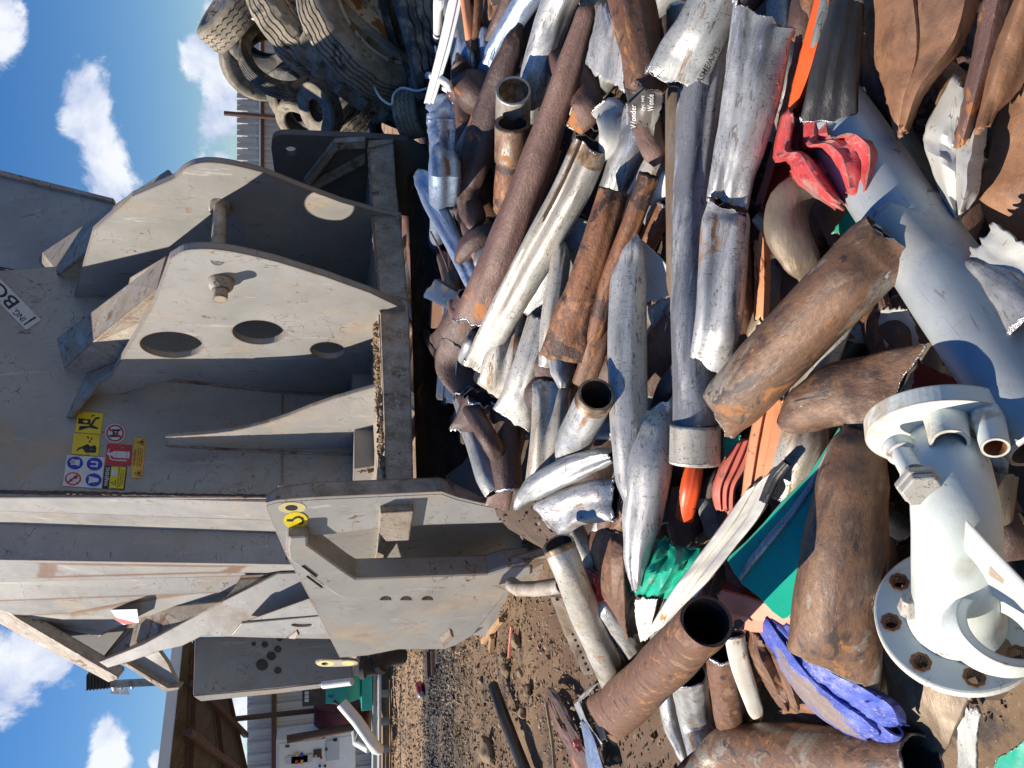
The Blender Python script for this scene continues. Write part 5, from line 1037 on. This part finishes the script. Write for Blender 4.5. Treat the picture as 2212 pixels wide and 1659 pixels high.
sheet([((1850,-20),(2110,-20),.05,.12),((1880,90),(2095,40),.08,.15),((1905,160),(2060,110),.08,.14),((1925,230),(1990,200),.08,.12),((1940,290),(1955,285),.08,.09)], 'tan_rust', 'broad orange-brown buckled plate hanging from the right edge', prof=[(0,0),(.2,.015),(.5,.02),(.55,.0),(.6,.02),(.92,.03),(1,-.03)], crump=.006, th=.012)
sheet([((1862,60),(1905,90),.0,.0),((1860,150),(1925,220),.02,.02),((1890,250),(1935,300),.0,.0)], 'rust_dark', 'shaded brown plate left of the buckled plate', crump=.01)
sheet([((2060,165),(2140,215),.09,.07),((2000,280),(2120,340),.08,.09),((2010,350),(2110,420),.08,.10),((2060,480),(2080,460),.06,.06)], 'cloth_grey', 'torn pale grey-tan plate with a ragged edge near the right corner', prof=[(0,0),(.3,.02),(.6,.0),(.8,.05),(1,.0)], crump=.012, jag=.006, th=.006)
sheet([((2130,-20),(2190,-20),.16,.16),((2100,140),(2150,130),.15,.15),((2066,310),(2090,305),.13,.12)], 'rust_plum', 'long brown channel strip with bright torn tip pointing down', prof=[(0,-.03),(.15,.01),(.5,.02),(.85,.0),(1,-.03)], crump=.006, th=.008, name='steel_channel', cat='channel')
sheet([((2205,-20),(2260,-20),.18,.18),((2150,120),(2220,160),.17,.16),((2110,290),(2150,240),.14,.14)], 'tan_rust', 'brown buckled plate with a shiny lip in the lower right corner', prof=[(0,-.01),(.2,.02),(.6,0),(1,-.03)], crump=.010, th=.010)
sheet([((2170,220),(2260,160),.05,.10),((2140,330),(2260,330),.06,.08),((2120,420),(2260,450),.05,.07),((2150,500),(2260,520),.0,.0)], 'tan_rust', 'large flat tan-brown plate in the lower right corner', crump=.008, th=.012)
P([(2030,160,70,.02,.8),(2060,200,80,.03,.8),(2090,240,60,.0,.8)], 'rust', 'rusty lump between the two brown plates', cut=None)
sheet([((2100,560),(2150,480),.12,.12),((2150,600),(2200,520),.13,.13),((2215,640),(2260,560),.12,.12)], 'cloth_grey', 'grey-brown torn flap above the shiny silver pipe', crump=.010, jag=.006)
P([(2095,570,12,.11,3.),(2130,590,50,.12,1.),(2180,630,90,.12,1.),(2240,700,130,.12,1.)], 'galv', 'shiny silver pipe end pinched to a point at the bottom edge', jag=.3)
P([(1935,660,90,.0,.6),(1960,700,110,.02,.3),(1985,745,90,.0,.12)], 'rust_dark', 'dark torn pipe mouth in the deep shade beside the widest pipe', cut='cut_dark', jag=.8)
sheet([((1905,665),(1960,665),.03,.03),((1900,700),(1975,700),.02,.02),((1910,740),(1985,750),.0,.0)], 'cloth_grey', 'small torn tan scrap half in shadow beside the widest pipe', crump=.012, jag=.006)
P([(1850,640,60,-.02,.8),(1880,600,60,-.02,.8),(1935,600,40,-.05,.8)], 'black', 'black scrap in the dark gap beside the huge mottled pipe', cut=None)
sheet([((1845,440),(1870,450),-.06,-.06),((1800,500),(1840,520),-.06,-.06)], 'green', 'shaded green painted plate deep between brown and grey pipes', crump=.004)
P([(1905,632,24,.02,.7),(1915,665,26,.03,.7),(1930,700,16,.02,.6)], 'rust_plum', 'knotted rusty bit of iron in the dark gap', cut=None, jag=.8, dent=.2)
sheet([((1980,780),(2090,830),-.05,-.05),((1970,850),(2070,880),-.05,-.05)], 'maroon', 'dark red plate in the shade above the white flange', crump=.004)
# green plate
gA, gB, gC = surf(1812,922,.15), surf(1568,1208,.16), surf(1735,1290,.175)
gpl = (gA, (gB-gA).cross(gC-gA).normalized())
go = slab('scrap_plate', [(1813,921),(1817,934),(1806,1000),(1784,1100),(1762,1200),(1740,1290),(1722,1314),(1704,1334),(1690,1338),(1668,1322),(1640,1292),(1602,1262),(1584,1236),(1570,1210),(1576,1200),(1612,1168),(1648,1130),(1690,1080),(1742,1030),(1772,985)], gpl, .006, 'green', bevel=.002)
tag(go, 'large flat bright green painted plate in the middle of the left flank', 'sheet metal'); gn = gpl[1] if (gpl[0]-CAM).dot(gpl[1]) < 0 else -gpl[1]
mb = MB(); mb.tube([hit(u, v, gpl)+gn*.004 for u, v in ((1602,1250),(1625,1215),(1670,1160),(1712,1110),(1755,1050),(1790,975))], [.004,.008,.009,.007,.006,.003], 8); mb.build('bent_edge', 'galv_dull', go, smooth=60)
print('GREEN dot', gn.dot(sd), 'view', gn.dot((CAM-gA).normalized()))
sheet([((1420,1160),(1470,1185),.06,.05),((1400,1200),(1512,1190),.07,.06),((1376,1240),(1500,1230),.07,.06),((1358,1285),(1450,1292),.06,.05)], 'green_worn', 'crumpled smaller green sheet with rusty folds beside the cream channel', prof=[(0,-.02),(.2,.02),(.4,-.015),(.6,.02),(.8,-.01),(1,.01)], crump=.02, cs=12, jag=.012)
sheet([((1612,1062),(1672,1018),.10,.11),((1556,1140),(1650,1100),.10,.13),((1500,1215),(1590,1180),.10,.14),((1445,1290),(1530,1255),.10,.14),((1388,1385),(1468,1330),.09,.13)], 'cream', 'cream white painted channel lying diagonally across the left flank', prof=[(0,-.04),(.04,.0),(.3,.0),(.34,-.012),(.66,-.012),(.70,.0),(.97,.0),(1,-.04)], crump=.002, jag=.004, th=.005, name='steel_channel', cat='channel')
P([(1700,1000,20,.13,.6),(1672,1035,26,.13,.6),(1650,1085,22,.14,.5)], 'black', 'charred twisted tip at the top of the cream channel', cut=None, jag=.5, dent=.2)
sheet([((1372,1295),(1420,1295),.07,.07),((1374,1340),(1410,1340),.07,.07),((1384,1385),(1400,1380),.06,.06)], 'cream', 'small cream perforated plate behind the cream channel', crump=.003)
sheet([((1560,1250),(1640,1290),.03,.03),((1550,1310),(1600,1340),.04,.04)], 'maroon', 'dark red bracket behind the salmon bar', crump=.002)
sheet([((1555,1272),(1548,1340),.08,.08),((1620,1290),(1610,1360),.08,.08),((1730,1330),(1720,1372),.07,.07)], 'salmon', 'salmon painted flat bar with a round bolt under the green plate', prof=[(0,-.02),(.05,0),(.6,0),(1,-.015)], crump=.002, name='flat_bar', cat='bar')
sb = COL.objects[-1]; q_ = surf(1597, 1350, .105); mb = MB(); mb.tube([q_, q_+(CAM-q_).normalized()*.008], .014, 6); mb.build('bolt', 'rust_dark', sb)
P([(1852,925,60,.12,.7),(1850,975,120,.14,.9),(1838,1060,150,.15,1.),(1822,1200,176,.15,1.),(1808,1330,186,.14,.8),(1800,1440,192,.13,.18)], 'rust_mottle', 'massive brown pipe with glossy scrapes and a twisted neck beside the white fitting', cut='cut_dark', jag=.4, sk=(0,.35), dent=.03, fold=(.3,.12,.3))
P([(1844,915,50,.13,.4),(1858,940,34,.13,.6),(1868,990,26,.135,.6)], 'black', 'torn dark tab at the twisted neck of the massive pipe', cut='cut_dark', jag=.9)
o = P([(1526,1342,112,.42,1.),(1500,1370,110,.365,1.),(1420,1450,106,.20,1.),(1345,1522,108,.05,.8),(1304,1560,120,.0,.25)], 'rust', 'rusty round pipe with a big black open mouth facing the camera', cut='rust_dark', jag=.06, sk=(0,.3), dent=.015, wall=.006)
P([(1560,1400,74,.07,1.),(1568,1460,78,.06,1.),(1585,1560,80,.04,1.),(1600,1600,76,.0,1.)], 'rust', 'brown pipe standing under the big open mouth')
P([(1586,1370,44,.07,.5),(1600,1440,44,.08,.4),(1630,1530,34,.05,.3),(1640,1560,10,.02,.5)], 'cream', 'curved cream painted strip with charred edge', cut='cut_dark')
P([(1488,1455,76,.06,.8),(1500,1540,78,.06,1.),(1540,1680,78,.05,1.)], 'galv', 'scratched silver pipe at the left end of the pile under the rusty mouth', jag=.3)
P([(1452,1480,70,.05,.8),(1462,1560,66,.05,.8),(1478,1620,40,.05,.7),(1490,1662,10,.03,1.)], 'galv', 'twisted silver pipe tapering to a claw on the dirt', jag=.3, dent=.08, fold=(.2,.4,.3))
P([(1545,1640,70,.07,3.),(1585,1616,98,.09,1.),(1700,1622,114,.09,1.),(1850,1632,112,.08,1.),(1990,1640,104,.07,1.)], 'rust_mottle', 'thick brown pipe lying level along the left edge of the pile', cut='cut_dark', jag=.5, dent=.02)
sheet([((1622,1336),(1705,1345),.05,.08),((1684,1440),(1790,1440),.09,.11),((1752,1530),(1885,1485),.10,.12),((1812,1574),(1938,1518),.10,.11),((1868,1600),(1952,1562),.09,.08)], 'blue', 'bright blue painted flattened tube poking out below the massive pipe', prof=[(0,-.05),(.06,0),(.45,.02),(.5,.005),(.9,.0),(1,-.04)], crump=.009, cs=22, th=.006, name='painted_tube', cat='tube')
P([(1905,1600,50,.07,.6),(1925,1570,54,.08,.5)], 'blue', 'open square mouth of blue tube above the level brown pipe', cut='blue', jag=.1, dent=.0)
sheet([((1612,1350),(1660,1370),.04,.04),((1625,1420),(1700,1430),.06,.04),((1660,1490),(1725,1500),.05,.04),((1690,1535),(1722,1528),.03,.03)], 'rust', 'crumpled brown folded scrap between the cream strip and the blue tube', prof=[(0,-.03),(.3,.03),(.6,-.01),(.8,.02),(1,-.02)], crump=.025, cs=9)
sheet([((1700,1450),(1790,1500),.02,.02),((1690,1540),(1770,1540),.01,.01)], 'tan_rust', 'tan flaking plate under the blue tube', crump=.006)
sheet([((1680,1540),(1740,1490),.0,.0),((1760,1570),(1830,1520),.01,.01),((1840,1590),(1870,1560),.0,.0)], 'rust_dark', 'dark rusty plate between the level pipe and the blue tube', crump=.01)
sheet([((1905,1380),(2100,1500),.0,.02),((1920,1480),(2070,1560),.01,.01),((1930,1560),(2040,1620),.01,.01),((1960,1600),(2010,1640),.0,.0)], 'rust_olive', 'flat dark brown steel plate lying under the white flange', crump=.006, th=.012)
sheet([((2062,1515),(2120,1540),.01,.01),((2070,1590),(2112,1590),.01,.01),((2070,1690),(2110,1690),.01,.01)], 'galv_dull', 'bent grey steel slat lying on the dirt in the lower left corner', crump=.003, th=.008)
sheet([((2150,1640),(2230,1590),.02,.02),((2140,1720),(2240,1720),.02,.02)], 'green', 'green painted corner sticking in at the bottom left', crump=.002)
# left, on the ground
pf = sheet([((1190,1290),(1228,1290),.05,.05),((1222,1375),(1262,1360),.05,.05),((1262,1458),(1300,1450),.03,.03)], 'rust_olive', 'rusty perforated channel standing beside the pale threaded pipe', prof=[(0,-.02),(.1,0),(.5,.0),(.55,.02),(1,.02)], crump=.004, name='perforated_channel', cat='channel')
hole = MAT['tan_rust']
for k in range(26):
    t_ = (k//2+.5)/13; s_ = .3+.5*(k % 2); u_ = 1190+72*t_+38*s_; v_ = 1290+165*t_ - 8*s_
    q_ = surf(u_, v_, .052+.02*(s_ > .5)); nn_ = (CAM-q_).normalized(); mb = MB(); mb.tube([q_+nn_*.003, q_+nn_*.0045], .0085, 10); mb.build('punched_hole', 'mud', pf)
P([(1066,1482,24,.06,1.),(1090,1550,26,.06,1.),(1145,1690,28,.06,1.)], 'black', 'black rubber hose-like pipe lying on the gravel', cut='cut_dark', jag=.1)
sheet([((1178,1495),(1192,1480),.03,.03),((1210,1540),(1225,1530),.05,.05),((1228,1580),(1250,1590),.05,.05),((1260,1640),(1275,1640),.02,.02)], 'rust_dark', 'curled dark rusty strip rising from the dirt at the left', prof=[(0,-.03),(.5,.02),(1,-.02)], crump=.01)
sheet([((1182,1520),(1190,1510),.01,.01),((1200,1570),(1215,1560),.02,.02),((1225,1620),(1245,1600),.02,.02),((1240,1680),(1290,1680),.0,.0)], 'rust_plum', 'brown buckled sheet on the dirt beside the curled dark strip', prof=[(0,-.02),(.5,.02),(1,-.01)], crump=.012)
sheet([((1243,1520),(1262,1508),.05,.05),((1262,1495),(1300,1470),.06,.06),((1280,1480),(1330,1458),.05,.05)], 'galv', 'bent silver bracket on the dirt left of the rusty mouth', prof=[(0,-.02),(.4,.02),(1,-.01)], crump=.01)
sheet([((1240,1520),(1252,1515),.05,.05),((1262,1570),(1270,1560),.05,.05),((1296,1615),(1302,1606),.03,.03)], 'galv', 'thin silver strip edge slanting to the dirt', crump=.004)
sheet([((1252,1556),(1268,1560),.06,.06),((1262,1600),(1285,1600),.06,.06),((1272,1690),(1312,1690),.05,.05)], 'galv_blue', 'pointed blue-grey steel angle at the left edge', prof=[(0,-.04),(.35,.0),(1,-.03)], crump=.003, name='steel_angle', cat='steel angle')
sheet([((1285,1555),(1300,1550),.03,.03),((1292,1600),(1312,1598),.03,.03)], 'black', 'short dark slat lying beside the blue-grey angle', crump=.002)
wire('red_wire', [(1246,1600,2.95),(1240,1608,2.93),(1246,1618,2.93),(1254,1608,2.93),(1248,1598,2.94),(1240,1602,2.92),(1250,1622,2.93),(1256,1612,2.93),(1246,1604,2.92),(1242,1616,2.92)], .005, 'red', 'little coil of red wire on the brown sheet')
wire('cable', [(1180,1520,3.6),(1188,1570,3.55),(1195,1620,3.5),(1200,1690,3.4)], .008, 'stone', 'thin tan rod lying on the dirt at the left')
# can, board, sticks, rocks
g0 = lambda u, v: CAM + ray(u, v)*((CAMZ)/(-ray(u, v).z))
a_, b_ = g0(913,1476), g0(919,1503); can_ = thing('drink_can', a_, 'small red can lying on the black gravel', 'can')
mb = MB(); r_ = .05; h_ = Vector((0,0,r_)); mb.tube([a_+h_, a_+(b_-a_)*.05+h_, b_-(b_-a_)*.1+h_], [.8*r_, r_, r_], 20); mb.build('body', 'can_red', can_, smooth=50)
mb = MB(); mb.tube([b_-(b_-a_)*.1+h_, b_+h_, b_+(b_-a_)*.03+h_], [r_, r_*.8, r_*.5], 20); mb.build('lid', 'galv', can_, smooth=50)
mb = MB(); mb.box(a_+(b_-a_)*.35+h_+Vector((-.01,-.047,.02)), (.05,.006,.015)); mb.build('band', 'decal_blue', can_)
def stick(pts, w_, h_, m, label, nm='stick', cat='stick'):
    a, b = g0(*pts[0]), g0(*pts[1]); d = (b-a); n_ = d.cross(Vector((0,0,1))).normalized(); mb = MB(); x_ = d.normalized()
    mb.box((a+b)/2+Vector((0,0,h_)), (d.length/2, w_, h_), (x_, n_, n_.cross(x_))); return tag(mb.build(nm, m, bevel=.004), label, cat)
stick(((930,1408),(932,1462)), .05, .03, 'rust_dark', 'dark board lying on the gravel below the machine', 'board', 'board')
stick(((1048,1386),(1088,1338)), .022, .02, 'wood', 'short pale wooden stick on the dirt under the machine corner')
stick(((1065,1405),(1068,1374)), .03, .02, 'wood', 'stubby wooden chip beside the short pale stick')
stick(((1102,1420),(1108,1352)), .010, .01, 'salmon', 'thin pinkish rod on the dark gravel')
def rock(u, v, s_, m, label, seed):
    c = g0(u, v); bm = bmesh.new(); bmesh.ops.create_icosphere(bm, subdivisions=3, radius=s_)
    for q in bm.verts: q.co *= 1+.45*noise.noise(q.co*(2.2/s_*.5)+Vector((seed, 0, 0))); q.co.z *= .65; q.co += c+Vector((0,0,s_*.3))
    bm.verts.index_update(); mb = MB(); mb.add([q.co.copy() for q in bm.verts], [[q.index for q in f.verts] for f in bm.faces]); bm.free()
    return tag(mb.build('rock', m, smooth=25), label, 'rock')
rock(1060,1622,.11,'stone','largest pale rock on the gravel at the left',1)
rock(1096,1448,.055,'stone','pitted tan rock beside the end of the black pipe',2)
rock(1142,1490,.045,'stone','rusty tan lump on the brown dirt right of the black pipe',3)
rock(1118,1385,.05,'stone','brown clod next to the thin pinkish rod',4)
rock(1090,1420,.035,'stone','small tan stone above the pitted rock',5)
rock(1040,1470,.03,'stone','small light stone near the middle of the gravel',6)
rock(1125,1455,.03,'stone','rust-coloured small stone beside the pitted rock',8)
rock(1130,1540,.04,'stone','grey flattish stone on the shaded side of the black pipe',9)

# ---- the white flanged fitting
wf = thing('flanged_fitting', surf(2060,1330,.05), 'heavy white cast fitting with a bolt-holed round flange and threaded sockets', 'pipe fitting')
def frame(c, ax):
    ax = ax.normalized(); up_ = (RGT - ax*RGT.dot(ax)).normalized(); return ax, up_, ax.cross(up_)
cl = surf(2064,1332,.12); dl = (cl-CAM).dot(FWD); toc = (CAM-cl).normalized()
axl = (toc*.9 + RGT*.40).normalized(); Rl = 160/FPX*dl
def disc(c, ax, R_, r_in, th, holes, m, name, par, hr):
    """flat ring with bolt holes, built by triangle fill"""
    ax, e1, e2 = frame(c, ax); bm = bmesh.new(); es = []
    def loop(cx, cy, r, n):
        vs = [bm.verts.new(c + e1*(cx+r*math.cos(6.28318*i/n)) + e2*(cy+r*math.sin(6.28318*i/n))) for i in range(n)]
        return [bm.edges.new((vs[i], vs[(i+1) % n])) for i in range(n)]
    es += loop(0, 0, R_, 72)
    if r_in: es += loop(0, 0, r_in, 40)
    for (hx, hy) in holes: es += loop(hx, hy, hr, 18)
    bmesh.ops.triangle_fill(bm, use_beauty=True, edges=es, normal=ax)
    r = bmesh.ops.extrude_face_region(bm, geom=bm.faces[:]); bmesh.ops.translate(bm, verts=[g for g in r['geom'] if isinstance(g, bmesh.types.BMVert)], vec=-ax*th)
    bm.verts.index_update(); mb = MB(); mb.add([v.co.copy() for v in bm.verts], [[v.index for v in f.verts] for f in bm.faces]); bm.free()
    return mb.build(name, m, par, bevel=.004)
hr = 14/FPX*dl; hs_ = [(Rl*.80*math.cos(R(a)), Rl*.80*math.sin(R(a))) for a in range(15, 375, 45)]
lf = disc(cl, axl, Rl, Rl*.3, .028, hs_, 'white_mint', 'lower_flange', wf, hr)
ax, e1, e2 = frame(cl, axl)
for hx, hy in hs_:
    q_ = cl+e1*hx+e2*hy; mb = MB(); n_ = 24; vs = []
    for (r_, o_) in ((hr*1.5,.0008),(hr*1.45,.002),(hr*1.0,.002),(hr*.98,-.027)):
        vs += [q_+(e1*math.cos(6.2832*i/n_)+e2*math.sin(6.2832*i/n_))*r_*(1+.06*math.sin(i*2.1)*(r_ > hr))+ax*o_ for i in range(n_)]
    mb.add(vs, [(j*n_+i, j*n_+(i+1) % n_, (j+1)*n_+(i+1) % n_, (j+1)*n_+i) for j in range(3) for i in range(n_)]); mb.build('bolt_hole', 'rust_ring', lf)
# hub flowing into the barrel
cu_ = surf(2034,952,.17); du = (cu_-CAM).dot(FWD)
def lathe_path(pts, rs, m, name, par, n=56, caps=False):
    Q = []; RR = []
    for i in range(41):
        t = (len(pts)-1)*i/40; Q.append(cr(pts, min(t, len(pts)-1.0001))); RR.append(crs(rs, min(t, len(pts)-1.0001)))
    mb = MB(); mb.tube(Q, RR, n, caps=caps); return mb.build(name, m, par, smooth=60)
mid1 = cl + axl*.05; tw = 81/FPX*dl
p1 = surf(2066,1240,.22); p2 = surf(2064,1120,.24); p3 = surf(2050,1010,.21)
lathe_path([cl+axl*.002, mid1, p1, p2, p3, cu_], [Rl*.60, Rl*.52, tw*1.0, tw*.98, tw*.92, tw*.78], 'white_mint', 'barrel', wf)
axu = (-RGT*.86 + toc*.52 + DWN*.12).normalized(); Ru = 150/FPX*du
uf = disc(cu_-axu*.01, axu, Ru, 0, .03, [], 'white_mint', 'upper_flange', wf, hr)
def boss(u, v, rpx, hgt, lift, name='socket', open_=True):
    q_ = surf(u, v, lift); d_ = (q_-CAM).dot(FWD); r_ = rpx/FPX*d_; a0 = (axu*.8+toc*.35).normalized(); _, f1, f2 = frame(q_, a0); n_ = 32; vs = []
    pr_ = [(r_*1.25,-hgt),(r_*1.1,-hgt*.5),(r_*1.04,-.012),(r_,0),(r_*.80,0),(r_*.76,-.006)] + [(r_*(.76+(.03 if k % 2 else 0)),-.008-.004*k) for k in range(12)] + [(r_*.7,-.06),(0.001,-.06)]
    for (rr, o_) in pr_: vs += [q_+(f1*math.cos(6.2832*i/n_)+f2*math.sin(6.2832*i/n_))*rr+a0*o_ for i in range(n_)]
    mb = MB(); k_ = len(pr_); mb.add(vs, [(j*n_+i, j*n_+(i+1) % n_, (j+1)*n_+(i+1) % n_, (j+1)*n_+i) for j in range(k_-1) for i in range(n_)])
    mb.m = [1 if j >= 4 else 0 for j in range(k_-1) for i in range(n_)]
    return mb.build(name, ['white_mint', 'rust_ring'], uf, smooth=40)
boss(2052,958,39,.09,.25); boss(2150,968,28,.08,.24)
a0 = surf(1940,965,.24); b0 = surf(1986,1048,.30); mb = MB(); mb.tube([a0, a0.lerp(b0,.2), a0.lerp(b0,.22), b0], [.026,.024,.018,.018], 24); rod = mb.build('threaded_rod', 'white_mint', wf, smooth=50)
n0, n1 = a0.lerp(b0, .92), a0.lerp(b0, 1.16); mb = MB(); mb.tube([n0, n0.lerp(n1,.5)], .036, 6); mb.tube([n0.lerp(n1,.52), n1], .032, 6); mb.build('nut', 'galv_aged', rod, bevel=.003)
mb = MB(); mb.tube([a0.lerp(b0,.72+.02*k*.5) for k in range(14)], [.0185+.002*(k % 2) for k in range(14)], 20); mb.build('thread', 'galv', rod, smooth=20)
# curved gusset and the eye ring at the lower left corner
er = surf(2178,1352,.24); axr = (toc*.8+RGT*.3+DWN*.4).normalized(); _, f1, f2 = frame(er, axr); der = (er-CAM).dot(FWD)
vs = []; n_ = 56
for (rr, o_) in ((.060,0),(.048,.0),(.046,-.01),(.046,-.05),(.060,-.05),(.064,-.04),(.064,-.01)):
    vs += [er+(-DWN*.0)+(DWN*math.cos(6.2832*i/n_)*1.25*.55 + RGT*math.sin(6.2832*i/n_)*.0 + f1*math.sin(6.2832*i/n_)*.85 + DWN*.35*math.cos(6.2832*i/n_))*rr*1.2+axr*o_ for i in range(n_)]
mb = MB(); mb.add(vs, [(j*n_+i, j*n_+(i+1) % n_, ((j+1) % 7)*n_+(i+1) % n_, ((j+1) % 7)*n_+i) for j in range(7) for i in range(n_)]); mb.build('eye_ring', 'white_mint', wf, smooth=40)
mb = MB(); a1, b1, c1, d1 = surf(2085,1140,.33), surf(2225,1290,.30), surf(2215,1330,.22), surf(2080,1250,.24); nrm = axl*.012
mb.add([a1, b1, c1, d1, a1+RGT*.016, b1+RGT*.016, c1+RGT*.016, d1+RGT*.016], [(0,1,2,3),(7,6,5,4),(0,4,5,1),(1,5,6,2),(2,6,7,3),(3,7,4,0)]); mb.build('gusset', 'white_mint', wf, bevel=.003)
q_ = surf(1965,1316,.20); mb = MB(); mb.tube([q_, q_+axl*.05+DWN*.0], [.02,.012], 8); mb.build('broken_stub', 'galv_aged', wf, bevel=.002)
for (u_, v_, a_, b_) in ((2100,1420,36,16),(2168,1405,30,22)):
    pl_ = (cl+axl*.0015, axl); slab('caked_mud', [(u_+ (a_*math.cos(t)*(1+.25*math.sin(3*t+u_))), v_+(b_*math.sin(t)*(1+.2*math.cos(4*t)))) for t in [6.2832*i/26 for i in range(26)]], pl_, .001, 'mud', lf, bevel=0)

# ---- dark scrap filling the depths of the pile
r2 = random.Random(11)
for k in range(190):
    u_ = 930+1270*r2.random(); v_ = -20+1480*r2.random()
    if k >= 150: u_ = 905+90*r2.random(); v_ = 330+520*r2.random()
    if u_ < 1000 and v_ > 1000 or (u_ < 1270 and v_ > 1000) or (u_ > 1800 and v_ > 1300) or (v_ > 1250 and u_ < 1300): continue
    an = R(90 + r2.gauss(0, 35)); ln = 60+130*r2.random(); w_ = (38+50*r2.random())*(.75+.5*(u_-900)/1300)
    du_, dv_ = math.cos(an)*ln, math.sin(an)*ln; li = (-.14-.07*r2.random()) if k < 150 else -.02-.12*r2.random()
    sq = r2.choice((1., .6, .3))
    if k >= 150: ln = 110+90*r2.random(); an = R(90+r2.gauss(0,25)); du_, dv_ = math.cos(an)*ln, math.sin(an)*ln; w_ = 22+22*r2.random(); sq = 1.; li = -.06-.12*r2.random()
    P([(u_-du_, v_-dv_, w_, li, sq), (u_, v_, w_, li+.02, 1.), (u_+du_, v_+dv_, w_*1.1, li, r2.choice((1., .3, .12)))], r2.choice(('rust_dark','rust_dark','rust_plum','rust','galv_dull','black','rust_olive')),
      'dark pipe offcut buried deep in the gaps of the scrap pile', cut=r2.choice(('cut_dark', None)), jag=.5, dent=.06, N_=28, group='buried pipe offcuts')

for k, (q_, m_, l_) in enumerate((
    ([(1230,870,3.05),(1236,930,3.0),(1228,985,2.95),(1240,1030,2.95)], 'rust_dark', 'bent rusty wire between the silver pipes'),
    ([(1445,300,2.35),(1452,360,2.33),(1440,420,2.35),(1448,470,2.36)], 'rust_olive', 'thin brown wire in the gap beside the olive-brown pipe'),
    ([(1660,470,2.1),(1690,500,2.08),(1700,540,2.1),(1690,600,2.12)], 'galv_dull', 'loose grey wire behind the bulging olive-brown piece'),
    ([(1905,560,1.98),(1890,620,1.96),(1900,690,1.95),(1930,760,1.95)], 'rust_dark', 'hair-thin rusty wire in the dark gap beside the widest pipe'),
    ([(930,500,3.5),(960,560,3.45),(985,640,3.4),(1000,700,3.42)], 'rust', 'thin rusty rod leaning in the shade near the machine'),
    ([(1640,1440,1.98),(1690,1420,1.95),(1740,1440,1.93),(1760,1480,1.95)], 'black', 'short black cable curling over the brown folded scrap'))):
    wire('wire', q_, .0045, m_, l_)

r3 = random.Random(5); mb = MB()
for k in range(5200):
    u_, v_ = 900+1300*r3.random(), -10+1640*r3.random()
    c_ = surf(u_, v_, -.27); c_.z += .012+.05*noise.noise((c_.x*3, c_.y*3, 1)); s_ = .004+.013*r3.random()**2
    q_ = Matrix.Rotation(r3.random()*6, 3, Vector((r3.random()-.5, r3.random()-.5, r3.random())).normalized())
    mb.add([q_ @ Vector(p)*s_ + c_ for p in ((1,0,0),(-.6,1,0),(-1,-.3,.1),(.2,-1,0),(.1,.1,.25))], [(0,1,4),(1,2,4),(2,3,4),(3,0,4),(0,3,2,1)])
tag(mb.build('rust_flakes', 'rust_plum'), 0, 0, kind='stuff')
